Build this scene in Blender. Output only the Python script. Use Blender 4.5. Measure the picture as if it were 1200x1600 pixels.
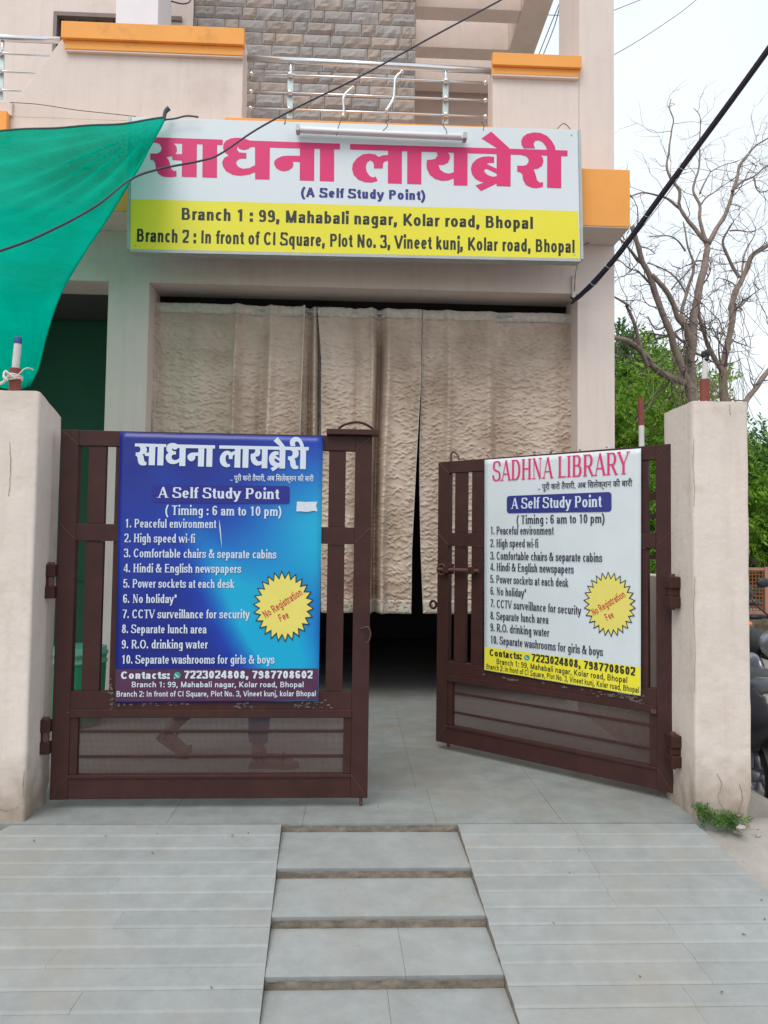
import bpy, bmesh, math, random
import numpy as np
from mathutils import Vector, Matrix, noise

for _o in list(bpy.data.objects): bpy.data.objects.remove(_o)
S = bpy.context.scene
COL = S.collection
R = math.radians
random.seed(7)

# ---------------------------------------------------------------- camera, sky, sun, exposure
F = 1155.0                                    # focal length in photograph pixels (1200 x 1600)
CAM = Vector((0, 0, 1.165))
CR = (Matrix.Rotation(R(-2.3), 3, 'Z') @ Matrix.Rotation(R(90 + 2.73), 3, 'X') @ Matrix.Rotation(R(0.74), 3, 'Z'))
cd = bpy.data.cameras.new('camera'); cam = bpy.data.objects.new('camera', cd); COL.objects.link(cam)
cam.matrix_world = Matrix.Translation(CAM) @ CR.to_4x4()
cd.sensor_fit = 'VERTICAL'; cd.sensor_height = 24.0; cd.lens = F / 1600 * 24.0
cd.clip_start = .05; cd.clip_end = 2000
S.camera = cam

SUN_EL, SUN_AZ = R(56), R(208)                # azimuth clockwise from +Y
w = bpy.data.worlds.new('World'); S.world = w; w.use_nodes = True
nt = w.node_tree; nt.nodes.clear()
wo = nt.nodes.new('ShaderNodeOutputWorld'); bg = nt.nodes.new('ShaderNodeBackground')
sky = nt.nodes.new('ShaderNodeTexSky'); sky.sky_type = 'NISHITA'; sky.sun_disc = False
sky.sun_elevation = SUN_EL; sky.sun_rotation = SUN_AZ
mx = nt.nodes.new('ShaderNodeMixRGB'); mx.inputs[0].default_value = .87
tc = nt.nodes.new('ShaderNodeTexCoord'); cl = nt.nodes.new('ShaderNodeTexNoise'); cl.inputs['Scale'].default_value = 2.2; cl.inputs['Detail'].default_value = 5
cr = nt.nodes.new('ShaderNodeValToRGB')
cr.color_ramp.elements[0].position = .32; cr.color_ramp.elements[0].color = (7.3, 8.15, 9.0, 1)
cr.color_ramp.elements[1].position = .62; cr.color_ramp.elements[1].color = (8.7, 9.2, 9.5, 1)
nt.links.new(tc.outputs['Generated'], cl.inputs['Vector']); nt.links.new(cl.outputs['Fac'], cr.inputs[0])
nt.links.new(sky.outputs[0], mx.inputs[1]); nt.links.new(cr.outputs[0], mx.inputs[2])
nt.links.new(mx.outputs[0], bg.inputs[0]); bg.inputs[1].default_value = .10
nt.links.new(bg.outputs[0], wo.inputs[0])
sl = bpy.data.lights.new('sun', 'SUN'); sl.energy = 1.5; sl.angle = R(38); sl.color = (1, .96, .90)
so = bpy.data.objects.new('sun', sl); COL.objects.link(so)
sd = Vector((math.sin(SUN_AZ) * math.cos(SUN_EL), math.cos(SUN_AZ) * math.cos(SUN_EL), math.sin(SUN_EL)))
so.rotation_euler = sd.to_track_quat('Z', 'Y').to_euler(); so.location = sd * 30
S.view_settings.view_transform = 'Standard'; S.view_settings.look = 'None'
S.view_settings.exposure = .38; S.view_settings.gamma = 1; S.view_settings.use_curve_mapping = False

# ---------------------------------------------------------------- measuring: where a photo point lies on a real plane
def ray(x, y): return CR @ Vector(((x - 600) / F, (800 - y) / F, -1.0))
def at(x, y, Y=None, z=None, X=None):
    d = ray(x, y)
    t = Y / d.y if Y is not None else ((z - CAM.z) / d.z if z is not None else X / d.x)
    return CAM + d * t
def hit(x, y, o, n):
    d = ray(x, y); return CAM + d * ((Vector(o) - CAM).dot(n) / d.dot(n))

# ---------------------------------------------------------------- materials
MATS = {}
def mat(name, col, rough=.7, metal=0., var=.12, vs=6., bump=.0, bs=40., rnd=0., coat=0., dirt=None, spec=.5, streak=None, splash=None, soft=.1):
    """var: tone mottling; bump: fine relief in metres*; rnd: tint per object; dirt: (colour, scale, threshold)"""
    if name in MATS: return MATS[name]
    m = bpy.data.materials.new(name); m.use_nodes = True; MATS[name] = m
    n = m.node_tree; b = n.nodes['Principled BSDF']
    b.inputs['Roughness'].default_value = rough; b.inputs['Metallic'].default_value = metal
    b.inputs['Specular IOR Level'].default_value = spec; b.inputs['Coat Weight'].default_value = coat
    tcn = n.nodes.new('ShaderNodeTexCoord'); src = tcn.outputs['Object']
    N = n.nodes.new('ShaderNodeTexNoise'); N.inputs['Scale'].default_value = vs; N.inputs['Detail'].default_value = 7; N.inputs['Roughness'].default_value = .70
    n.links.new(src, N.inputs['Vector'])
    mr = n.nodes.new('ShaderNodeMapRange'); mr.inputs[1].default_value = .3; mr.inputs[2].default_value = .7
    mr.inputs[3].default_value = 1 - var; mr.inputs[4].default_value = 1 + var
    n.links.new(N.outputs['Fac'], mr.inputs[0])
    out = mr.outputs[0]
    if rnd:
        oi = n.nodes.new('ShaderNodeObjectInfo'); m2 = n.nodes.new('ShaderNodeMapRange'); m2.inputs[3].default_value = 1 - rnd; m2.inputs[4].default_value = 1 + rnd
        n.links.new(oi.outputs['Random'], m2.inputs[0]); mm = n.nodes.new('ShaderNodeMath'); mm.operation = 'MULTIPLY'
        n.links.new(out, mm.inputs[0]); n.links.new(m2.outputs[0], mm.inputs[1]); out = mm.outputs[0]
    vm = n.nodes.new('ShaderNodeVectorMath'); vm.operation = 'SCALE'; vm.inputs[0].default_value = col
    n.links.new(out, vm.inputs['Scale']); c = vm.outputs[0]
    if dirt:
        D = n.nodes.new('ShaderNodeTexNoise'); D.inputs['Scale'].default_value = dirt[1]; D.inputs['Detail'].default_value = 9; D.inputs['Roughness'].default_value = .7
        off = n.nodes.new('ShaderNodeVectorMath'); off.inputs[1].default_value = (3.1, 7.7, 1.3); n.links.new(src, off.inputs[0]); n.links.new(off.outputs[0], D.inputs['Vector'])
        rr = n.nodes.new('ShaderNodeMapRange'); rr.inputs[1].default_value = dirt[2]; rr.inputs[2].default_value = dirt[2] + soft
        n.links.new(D.outputs['Fac'], rr.inputs[0])
        mg = n.nodes.new('ShaderNodeMixRGB'); n.links.new(rr.outputs[0], mg.inputs[0]); n.links.new(c, mg.inputs[1]); mg.inputs[2].default_value = (*dirt[0], 1); c = mg.outputs[0]
    if streak:      # rain streaks: (colour, strength)
        mp_ = n.nodes.new('ShaderNodeMapping'); mp_.inputs['Scale'].default_value = (9, 9, .7); n.links.new(src, mp_.inputs[0])
        D = n.nodes.new('ShaderNodeTexNoise'); D.inputs['Scale'].default_value = 1.6; D.inputs['Detail'].default_value = 8; D.inputs['Roughness'].default_value = .65; n.links.new(mp_.outputs[0], D.inputs['Vector'])
        rr = n.nodes.new('ShaderNodeMapRange'); rr.inputs[1].default_value = .50; rr.inputs[2].default_value = .78; rr.inputs[4].default_value = streak[1]; n.links.new(D.outputs['Fac'], rr.inputs[0])
        mg = n.nodes.new('ShaderNodeMixRGB'); n.links.new(rr.outputs[0], mg.inputs[0]); n.links.new(c, mg.inputs[1]); mg.inputs[2].default_value = (*streak[0], 1); c = mg.outputs[0]
    if splash:      # mud splashed up from the ground: (colour, height)
        sxx = n.nodes.new('ShaderNodeSeparateXYZ'); n.links.new(src, sxx.inputs[0])
        D = n.nodes.new('ShaderNodeTexNoise'); D.inputs['Scale'].default_value = 13; D.inputs['Detail'].default_value = 8; n.links.new(src, D.inputs['Vector'])
        a1 = n.nodes.new('ShaderNodeMath'); a1.operation = 'MULTIPLY_ADD'; a1.inputs[1].default_value = -1 / splash[1]; a1.inputs[2].default_value = 1; n.links.new(sxx.outputs['Z'], a1.inputs[0])
        a2 = n.nodes.new('ShaderNodeMath'); a2.operation = 'ADD'; n.links.new(a1.outputs[0], a2.inputs[0]); n.links.new(D.outputs['Fac'], a2.inputs[1])
        rr = n.nodes.new('ShaderNodeMapRange'); rr.inputs[1].default_value = .62; rr.inputs[2].default_value = 1.5; rr.inputs[4].default_value = .8; n.links.new(a2.outputs[0], rr.inputs[0])
        mg = n.nodes.new('ShaderNodeMixRGB'); n.links.new(rr.outputs[0], mg.inputs[0]); n.links.new(c, mg.inputs[1]); mg.inputs[2].default_value = (*splash[0], 1); c = mg.outputs[0]
    n.links.new(c, b.inputs['Base Color'])
    if bump:
        B = n.nodes.new('ShaderNodeTexNoise'); B.inputs['Scale'].default_value = bs; B.inputs['Detail'].default_value = 6
        n.links.new(src, B.inputs['Vector'])
        bp = n.nodes.new('ShaderNodeBump'); bp.inputs['Distance'].default_value = bump; bp.inputs['Strength'].default_value = .8
        n.links.new(B.outputs['Fac'], bp.inputs['Height']); n.links.new(bp.outputs[0], b.inputs['Normal'])
    return m

M_wall = mat('cream_plaster', (.72, .61, .555), .85, var=.05, vs=1.7, bump=.0018, bs=60, dirt=((.58, .48, .43), 1.1, .54), soft=.2, streak=((.42, .34, .29), .24))
M_pillar = mat('pillar_plaster', (.70, .605, .54), .85, var=.07, vs=3.5, bump=.003, bs=35, dirt=((.57, .475, .405), 2.3, .54), soft=.22, streak=((.42, .32, .25), .28), splash=((.26, .19, .135), .36))
M_white = mat('white_plaster', (.80, .74, .76), .8, var=.04, bump=.001)
M_beamunder = mat('beam_plaster', (.62, .50, .44), .85, var=.05)
M_orange = mat('orange_paint', (.86, .36, .075), .7, var=.06, vs=2.2, bump=.001, bs=80, dirt=((.68, .28, .07), 2.0, .62))
M_kota = mat('kota_stone', (.285, .298, .290), .66, var=.13, vs=9, bump=.0014, bs=55, rnd=.055, dirt=((.295, .265, .225), 1.9, .48), soft=.30)
M_kota2 = mat('kota_floor', (.255, .272, .262), .55, var=.2, vs=7.0, bump=.0010, bs=60, rnd=.03, dirt=((.25, .215, .175), 1.5, .46), soft=.30)
M_cement = mat('old_cement', (.20, .165, .13), .95, var=.35, vs=22, bump=.006, bs=45)
M_gate = mat('maroon_enamel', (.047, .0160, .0125), .55, var=.22, vs=9, bump=.0005, bs=60, spec=.3, dirt=((.10, .048, .042), 7, .67))
M_rust = mat('rusty_maroon', (.10, .040, .032), .65, var=.25, vs=30, bump=.001, bs=120)
M_steel = mat('stainless_steel', (.74, .74, .75), .20, 1.0, var=.04)
M_frost = mat('post_plate', (.50, .58, .56), .35, .4, var=.04)
M_window = mat('window_frame', (.20, .145, .13), .6)
M_glass = mat('dark_glass', (.02, .022, .025), .12)
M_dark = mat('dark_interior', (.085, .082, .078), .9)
M_darkfloor = mat('inner_floor', (.10, .11, .105), .7)
M_green = mat('net_tinted_wall', (.018, .105, .058), .7, var=.12, vs=3)  # green light through the shade net, put into the recess wall's colour
M_black = mat('black_rubber', (.012, .012, .016), .5, var=.2)
M_cable = mat('cable_sheath', (.024, .022, .046), .5, var=.2)
M_rope = mat('white_rope', (.68, .60, .56), .9, var=.2, vs=60, bump=.002, bs=150)
M_red = mat('red_oxide', (.21, .045, .035), .7, var=.2, vs=25, dirt=((.45, .35, .32), 30, .66))
M_wpaint = mat('white_pipe_paint', (.60, .58, .56), .6, var=.08, vs=20, dirt=((.42, .30, .25), 25, .64))
M_blue = mat('blue_cap', (.02, .06, .22), .6)
M_bark = mat('grey_bark', (.245, .185, .155), .9, var=.30, vs=9, bump=.01, bs=25)
M_twig = mat('twig_bark', (.145, .115, .115), .9, var=.2, vs=9)
M_board = mat('sign_vinyl', (.68, .725, .755), .38, var=.025, vs=1.5)
M_edge = mat('sign_edge', (.42, .44, .44), .5, .3)
M_yellow = mat('yellow_vinyl', (.80, .71, .035), .38, var=.03, vs=1.5)
M_pink = mat('pink_ink', (.70, .020, .15), .4, var=.04)
M_navy = mat('navy_ink', (.022, .026, .20), .4, var=.04)
M_ink = mat('black_ink', (.016, .022, .018), .45, var=.04)
M_inkb = mat('dark_blue_ink', (.022, .024, .055), .45, var=.04)
M_pale = mat('pale_ink', (.62, .68, .76), .4, var=.03)
M_redink = mat('red_ink', (.52, .035, .05), .4, var=.04)
M_yel2 = mat('badge_yellow', (.74, .64, .14), .4, var=.04)
M_purple = mat('purple_band', (.075, .022, .062), .4, var=.25, vs=7)
M_wvinyl = mat('white_vinyl', (.62, .67, .69), .36, var=.04, vs=5)
M_teal = mat('teal_ink', (.02, .30, .25), .4)
M_paper = mat('torn_paper', (.62, .66, .72), .8, var=.1, vs=40)
M_tube = mat('tube_plastic', (.80, .82, .80), .35, var=.04)
M_brick = mat('rusty_mesh', (.27, .085, .05), .85, var=.4, vs=25)
M_moss = mat('mossy_stone', (.13, .105, .07), .95, var=.5, vs=9, bump=.02, bs=12)
M_bikeblack = mat('black_body_paint', (.012, .014, .024), .28, var=.1, coat=.5)
M_plastic = mat('black_plastic', (.022, .024, .030), .5, var=.1)
M_silver = mat('silver_paint', (.36, .38, .44), .3, .6, var=.05)
M_seat = mat('seat_vinyl', (.02, .02, .022), .55, bump=.001, bs=150)
M_chrome = mat('chrome', (.7, .7, .72), .12, 1.0)
M_redlens = mat('red_lens', (.45, .02, .015), .2)
M_orlens = mat('orange_lens', (.8, .18, .05), .25)
M_yplate = mat('number_plate', (.7, .7, .68), .5)
M_bucket = mat('green_plastic', (.02, .22, .10), .4, var=.1)
M_rubble = mat('rubble', (.36, .33, .30), .95, var=.3, vs=20, bump=.006, bs=40)

# ---------------------------------------------------------------- building blocks
WM = {}                                      # world matrices of things
def tag(o, label=None, cat=None, group=None, kind=None):
    if label: o['label'] = label
    if cat: o['category'] = cat
    if group: o['group'] = group
    if kind: o['kind'] = kind
    return o
def thing(name, loc, rz, label, cat, group=None):
    o = bpy.data.objects.new(name, None); COL.objects.link(o); o.empty_display_size = .1
    o.location = loc; o.rotation_euler = (0, 0, rz)
    WM[o.name] = Matrix.Translation(Vector(loc)) @ Matrix.Rotation(rz, 4, 'Z')
    return tag(o, label, cat, group)

class MB:
    def __init__(s): s.v = []; s.f = []; s.m = []
    def box(s, x0, x1, y0, y1, z0, z1, mi=0):
        b = len(s.v); s.v += [(x, y, z) for z in (z0, z1) for y in (y0, y1) for x in (x0, x1)]
        s.f += [tuple(b + i for i in q) for q in ((0, 2, 3, 1), (4, 5, 7, 6), (0, 1, 5, 4), (2, 6, 7, 3), (0, 4, 6, 2), (1, 3, 7, 5))]; s.m += [mi] * 6; return s
    def prism(s, pts, d, mi=0, ms=None):
        """closed polygon of 3D points extruded along vector d"""
        b = len(s.v); n = len(pts); d = Vector(d)
        s.v += [tuple(p) for p in pts] + [tuple(Vector(p) + d) for p in pts]
        s.f.append(tuple(b + i for i in range(n))); s.f.append(tuple(b + n + i for i in reversed(range(n)))); s.m += [mi, mi]
        for i in range(n):
            j = (i + 1) % n; s.f.append((b + i, b + n + i, b + n + j, b + j)); s.m.append(mi if ms is None else ms)
        return s
    def face(s, pts, mi=0):
        b = len(s.v); s.v += [tuple(p) for p in pts]; s.f.append(tuple(range(b, b + len(pts)))); s.m.append(mi); return s
    def tube(s, pts, r, n=8, caps=True, mi=0):
        pts = [Vector(p) for p in pts]; rs = r if isinstance(r, (list, tuple)) else [r] * len(pts)
        up = None; b = len(s.v)
        for i, p in enumerate(pts):
            t = (pts[min(i + 1, len(pts) - 1)] - pts[max(i - 1, 0)]).normalized()
            if up is None: up = t.orthogonal().normalized()
            else:
                up = (up - t * up.dot(t)); up = up.normalized() if up.length > 1e-6 else t.orthogonal().normalized()
            q = t.cross(up)
            for k in range(n):
                a = 2 * math.pi * k / n; s.v.append(tuple(p + (up * math.cos(a) + q * math.sin(a)) * rs[i]))
        for i in range(len(pts) - 1):
            for k in range(n):
                k2 = (k + 1) % n; s.f.append((b + i * n + k, b + i * n + k2, b + (i + 1) * n + k2, b + (i + 1) * n + k)); s.m.append(mi)
        if caps:
            s.f.append(tuple(b + k for k in reversed(range(n)))); s.f.append(tuple(b + (len(pts) - 1) * n + k for k in range(n))); s.m += [mi, mi]
        return s
    def lathe(s, prof, c=(0, 0, 0), axis='Z', n=20, mi=0):
        b = len(s.v); c = Vector(c)
        for (r, h) in prof:
            for k in range(n):
                a = 2 * math.pi * k / n; x, y = r * math.cos(a), r * math.sin(a)
                p = {'Z': (x, y, h), 'X': (h, x, y), 'Y': (x, h, y)}[axis]; s.v.append(tuple(c + Vector(p)))
        for i in range(len(prof) - 1):
            for k in range(n):
                k2 = (k + 1) % n; s.f.append((b + i * n + k, b + i * n + k2, b + (i + 1) * n + k2, b + (i + 1) * n + k)); s.m.append(mi)
        return s
    def ball(s, c, r, n=10, mi=0):
        if not isinstance(r, (tuple, list)): r = (r, r, r)
        b = len(s.v); m = n // 2 + 1
        for i in range(m + 1):
            t = math.pi * i / m
            for k in range(n):
                a = 2 * math.pi * k / n; s.v.append((c[0] + r[0] * math.sin(t) * math.cos(a), c[1] + r[1] * math.sin(t) * math.sin(a), c[2] + r[2] * math.cos(t)))
        for i in range(m):
            for k in range(n):
                k2 = (k + 1) % n; s.f.append((b + i * n + k, b + (i + 1) * n + k, b + (i + 1) * n + k2, b + i * n + k2)); s.m.append(mi)
        return s
    def grid(s, fn, nu, nv, mi=0):
        b = len(s.v); s.v += [tuple(fn(i / nu, j / nv)) for j in range(nv + 1) for i in range(nu + 1)]
        for j in range(nv):
            for i in range(nu):
                a = b + j * (nu + 1) + i; s.f.append((a, a + 1, a + nu + 2, a + nu + 1)); s.m.append(mi)
        return s
    def build(s, name, m, parent=None, smooth=False, bevel=0, local=False, kind=None, label=None, solid=0):
        me = bpy.data.meshes.new(name)
        V = s.v
        if parent is not None and not local:
            inv = WM[parent.name].inverted(); V = [tuple(inv @ Vector(p)) for p in V]
        me.from_pydata(V, [], s.f); me.validate()
        for k in (m if isinstance(m, (list, tuple)) else [m]): me.materials.append(k)
        if any(s.m) and len(me.polygons) == len(s.m): me.polygons.foreach_set('material_index', s.m)
        bm = bmesh.new(); bm.from_mesh(me)
        if not smooth or solid == 0: bmesh.ops.remove_doubles(bm, verts=bm.verts, dist=1e-5)
        if name not in ('lettering', 'crown', 'leaves'): bmesh.ops.recalc_face_normals(bm, faces=bm.faces)
        bm.to_mesh(me); bm.free()
        if smooth: me.polygons.foreach_set('use_smooth', [True] * len(me.polygons))
        o = bpy.data.objects.new(name, me); COL.objects.link(o)
        if parent is not None:
            o.parent = parent; WM[o.name] = WM[parent.name]
        else: WM[o.name] = Matrix.Identity(4)
        if bevel:
            bv = o.modifiers.new('bevel', 'BEVEL'); bv.width = bevel; bv.segments = 2; bv.limit_method = 'ANGLE'
        if solid:
            sm = o.modifiers.new('thickness', 'SOLIDIFY'); sm.thickness = solid; sm.offset = 0
        if kind: o['kind'] = kind
        if label: o['label'] = label
        return o
def clone(o, parent=None):
    """a copy of a thing with copies of its parts and sub-parts"""
    c = o.copy(); COL.objects.link(c)
    if parent is not None: c.parent = parent
    WM[c.name] = WM.get(o.name, Matrix.Identity(4))
    for ch in [x for x in bpy.data.objects if x.parent == o]: clone(ch, c)
    return c
def lerp(a, b, t): return a + (b - a) * t
def interp(tab, x):
    if x <= tab[0][0]: return tab[0][1]
    for (x0, y0), (x1, y1) in zip(tab, tab[1:]):
        if x <= x1: return y0 + (y1 - y0) * (x - x0) / (x1 - x0)
    return tab[-1][1]
def smooth_path(pts, n=6):
    P = [Vector(pts[0])] + [Vector(p) for p in pts] + [Vector(pts[-1])]; out = []
    for i in range(1, len(P) - 2):
        p0, p1, p2, p3 = P[i - 1:i + 3]
        for k in range(n):
            t = k / n; out.append(.5 * (2 * p1 + (p2 - p0) * t + (2 * p0 - 5 * p1 + 4 * p2 - p3) * t * t + (3 * p1 - p0 - 3 * p2 + p3) * t ** 3))
    out.append(P[-1]); return out
# ---------------------------------------------------------------- lettering: stroke fonts
def glyph_table(X, C, v, h, serif):
    """skeletons: 's' smooth stroke, 'p' straight stroke, 'a' elliptical arc, 'f' serif, 'd' dot. v/h = half widths"""
    l = .07 + v                      # first stem
    r = .50 - v                      # second stem of n-like letters
    G = {}
    def ring(cx, cy, w, ht, a0=0, a1=360): return ('a', cx, cy, w / 2 - v, ht / 2 - h, a0, a1)
    def bowl(x0, xc, xr, ya, yb):      # flat top, round nose, flat bottom; ya < yb are the outer edges
        ya, yb, xr = ya + h, yb - h, xr - v; cy, ry, rx = (ya + yb) / 2, (yb - ya) / 2, xr - xc
        return ('p', [(x0, yb)] + [(xc + rx * math.cos(math.radians(t)), cy + ry * math.sin(math.radians(t))) for t in range(90, -91, -12)] + [(x0, ya)], 0)
    G['o'] = (.56, [ring(.28, X / 2, .46, X)])
    G['c'] = (.50, [ring(.28, X / 2, .44, X, 42, 318)])
    G['e'] = (.54, [ring(.28, X / 2, .44, X, 0, 322), ('p', [(.08 + v, X * .5), (.50 - v, X * .5)])])
    G['a'] = (.53, [('s', [(.10, X - .14), (.16, X - h - .02), (.27, X - h), (.37, X - h - .03), (r - .03, X - .18), (r - .03, 0)]),
                    ('s', [(r - .03, X * .62), (.30, X * .57), (.14, X * .47), (.07 + v, X * .28), (.13, h + .01), (.23, h), (.34, h + .04), (r - .03, .15)]),
                    ('f', r + .01, 0, .5)])
    G['b'] = (.57, [('p', [(l, 0), (l, C + .02)]), ring(.29, X / 2, .44, X), ('f', l - .02, C, .5)])
    G['d'] = (.57, [('p', [(r, 0), (r, C + .02)]), ring(.28, X / 2, .44, X), ('f', r - .02, C, .5), ('f', r + .03, 0, .5)])
    G['p'] = (.57, [('p', [(l, X), (l, -.2)]), ring(.29, X / 2, .44, X), ('f', l, -.2, 1), ('f', l - .02, X - .01, .5)])
    G['q'] = (.57, [('p', [(r, X), (r, -.2)]), ring(.28, X / 2, .44, X), ('f', r, -.2, 1)])
    G['g'] = (.56, [('p', [(r, X), (r, -.02)]) if not serif else ('p', [(r, X), (r, -.02)]), ring(.28, X / 2, .44, X),
                    ('s', [(r, .02), (r - .01, -.10), (.36, -.2 + h), (.24, -.2 + h), (.12, -.13)])])
    G['h'] = (.56, [('p', [(l, 0), (l, C + .02)]), ('s', [(l, X - .16), (.24, X - h - .02), (.33, X - h), (r - .02, X - .09), (r, X - .2), (r, 0)]),
                    ('f', l, 0, 1), ('f', r, 0, 1), ('f', l - .02, C, .5)])
    G['n'] = (.56, [('p', [(l, 0), (l, X)]), ('s', [(l, X - .16), (.24, X - h - .02), (.33, X - h), (r - .02, X - .09), (r, X - .2), (r, 0)]),
                    ('f', l, 0, 1), ('f', r, 0, 1), ('f', l - .02, X - .01, .5)])
    m2, m3 = l + .29, l + .58
    G['m'] = (.86, [('p', [(l, 0), (l, X)]), ('s', [(l, X - .14), (l + .1, X - h - .02), (l + .18, X - h), (m2 - .01, X - .09), (m2, X - .2), (m2, 0)]),
                    ('s', [(m2, X - .14), (m2 + .1, X - h - .02), (m2 + .18, X - h), (m3 - .01, X - .09), (m3, X - .2), (m3, 0)]),
                    ('f', l, 0, 1), ('f', m2, 0, 1), ('f', m3, 0, 1), ('f', l - .02, X - .01, .5)])
    G['u'] = (.56, [('p', [(r, 0), (r, X)]), ('s', [(l, X), (l, .2), (l + .02, .09), (.24, h), (.33, h + .02), (r, .16)]), ('f', l - .02, X - .01, .5), ('f', r - .02, X - .01, .5), ('f', r + .02, 0, .5)])
    G['r'] = (.38, [('p', [(l, 0), (l, X)]), ('s', [(l, X - .18), (l + .09, X - .07), (l + .16, X - h), (.36, X - h - .01)]), ('f', l, 0, 1), ('f', l - .02, X - .01, .5)])
    G['i'] = (.26, [('p', [(l, 0), (l, X)]), ('d', l, C - .02), ('f', l, 0, 1), ('f', l - .02, X - .01, .5)])
    G['j'] = (.26, [('s', [(l, X), (l, .1), (l, -.08), (l - .03, -.2 + h), (l - .11, -.2 + h)]), ('d', l, C - .02)])
    G['l'] = (.26, [('p', [(l, 0), (l, C + .02)]), ('f', l, 0, 1), ('f', l - .02, C, .5)])
    G['k'] = (.53, [('p', [(l, 0), (l, C + .02)]), ('p', [(l, X * .38), (.43, X)]), ('p', [(l + .10, X * .52), (.46, 0)]), ('f', l, 0, 1), ('f', l - .02, C, .5), ('f', .44, 0, .9), ('f', .41, X, .9)])
    G['s'] = (.50, [('s', [(.42, X - .14), (.36, X - h - .01), (.25, X - h), (.13, X - h - .04), (.10 + v * .3, X - .15), (.17, X * .56), (.32, X * .47), (.42 - v * .2, X * .32), (.40, .10), (.31, h + .01), (.22, h), (.11, h + .03), (.07, .15)])])
    G['t'] = (.34, [('s', [(l + .04, X + .14), (l + .04, X), (l + .04, .14), (l + .07, h + .02), (l + .13, h), (l + .19, h + .01)]), ('p', [(.03, X - h), (.32, X - h)])])
    G['f'] = (.33, [('s', [(l + .03, 0), (l + .03, C - .18), (l + .05, C - .06), (l + .12, C + .02 - h), (.36, C + .01 - h)]), ('p', [(.03, X - h), (.32, X - h)]), ('f', l + .03, 0, 1)])
    G['v'] = (.52, [('p', [(.06, X), (.26, 0)]), ('p', [(.46, X), (.26, 0)]), ('f', .07, X, 1), ('f', .45, X, 1)])
    G['w'] = (.78, [('p', [(.06, X), (.22, 0)]), ('p', [(.39, X), (.22, 0)]), ('p', [(.39, X), (.56, 0)]), ('p', [(.72, X), (.56, 0)]), ('f', .07, X, 1), ('f', .71, X, 1), ('f', .39, X, .8)])
    G['y'] = (.52, [('p', [(.06, X), (.27, 0)]), ('s', [(.46, X), (.30, .06), (.22, -.11), (.16, -.2 + h), (.06, -.2 + h)]), ('f', .07, X, 1), ('f', .45, X, 1)])
    # capitals
    L = .09 + v
    G['A'] = (.70, [('p', [(.05 + v * .6, 0), (.35, C)]), ('p', [(.65 - v * .6, 0), (.35, C)]), ('p', [(.16, C * .32), (.54, C * .32)]), ('f', .07, 0, 1), ('f', .63, 0, 1)])
    G['B'] = (.68, [('p', [(L, 0), (L, C)]), bowl(L, .36, .57, C * .52 - h, C), bowl(L, .38, .62, 0, C * .52 + h), ('f', L - .03, 0, .7), ('f', L - .03, C, .7)])
    G['C'] = (.70, [ring(.37, C / 2, .62, C + .01, 40, 320)])
    G['D'] = (.72, [('p', [(L, 0), (L, C)]), bowl(L, .34, .66, 0, C), ('f', L - .03, 0, .7), ('f', L - .03, C, .7)])
    G['E'] = (.64, [('p', [(L, 0), (L, C)]), ('p', [(L, C - h), (.58, C - h)]), ('p', [(L, C * .52), (.54, C * .52)]), ('p', [(L, h), (.60, h)]), ('f', L - .03, 0, .7), ('f', L - .03, C, .7)])
    G['F'] = (.60, [('p', [(L, 0), (L, C)]), ('p', [(L, C - h), (.57, C - h)]), ('p', [(L, C * .5), (.50, C * .5)]), ('f', L, 0, 1), ('f', L - .03, C, .7)])
    G['H'] = (.72, [('p', [(L, 0), (L, C)]), ('p', [(.64 - v, 0), (.64 - v, C)]), ('p', [(L, C * .52), (.64 - v, C * .52)])] + [('f', x, y, 1.1) for x in (L, .64 - v) for y in (0, C)])
    G['I'] = (.30, [('p', [(L - .02, 0), (L - .02, C)]), ('f', L - .02, 0, 1.1), ('f', L - .02, C, 1.1)])
    G['K'] = (.70, [('p', [(L, 0), (L, C)]), ('p', [(L, C * .32), (.58, C)]), ('p', [(L + .12, C * .5), (.62, 0)]), ('f', L, 0, 1), ('f', L, C, 1), ('f', .61, 0, 1), ('f', .57, C, 1)])
    G['L'] = (.60, [('p', [(L, 0), (L, C)]), ('p', [(L, h), (.56, h)]), ('f', L, C, 1), ('f', L - .03, 0, .7)])
    G['M'] = (.84, [('p', [(L, 0), (L, C)]), ('p', [(.76 - v, 0), (.76 - v, C)]), ('p', [(L, C), (.425, 0)]), ('p', [(.76 - v, C), (.425, 0)]), ('f', L, 0, 1), ('f', .76 - v, 0, 1), ('f', L - .03, C, .7), ('f', .79 - v, C, .7)])
    G['N'] = (.72, [('t', [(L, 0), (L, C)]), ('t', [(.64 - v, 0), (.64 - v, C)]), ('p', [(L, C), (.64 - v, 0)]), ('f', L, 0, 1), ('f', .64 - v, C, 1), ('f', L - .03, C, .7)])
    G['O'] = (.77, [ring(.385, C / 2, .68, C + .01)])
    G['P'] = (.66, [('p', [(L, 0), (L, C)]), bowl(L, .38, .61, C * .42, C), ('f', L, 0, 1.1), ('f', L - .03, C, .7)])
    G['R'] = (.70, [('p', [(L, 0), (L, C)]), bowl(L, .38, .61, C * .43, C), ('p', [(.36, C * .46), (.61, 0)]), ('f', L, 0, 1), ('f', L - .03, C, .7), ('f', .63, 0, .8)])
    G['S'] = (.64, [('s', [(.56, C - .17), (.50, C - .05), (.34, C - h), (.16, C - .05), (.09 + v * .6, C * .76), (.15, C * .60), (.32, C * .51), (.50, C * .42), (.58 - v * .5, C * .25), (.52, .07), (.33, h), (.14, .06), (.06, .20)])])
    G['T'] = (.62, [('p', [(.31, 0), (.31, C)]), ('p', [(.03, C - h), (.59, C - h)]), ('f', .31, 0, 1.1)])
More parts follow.
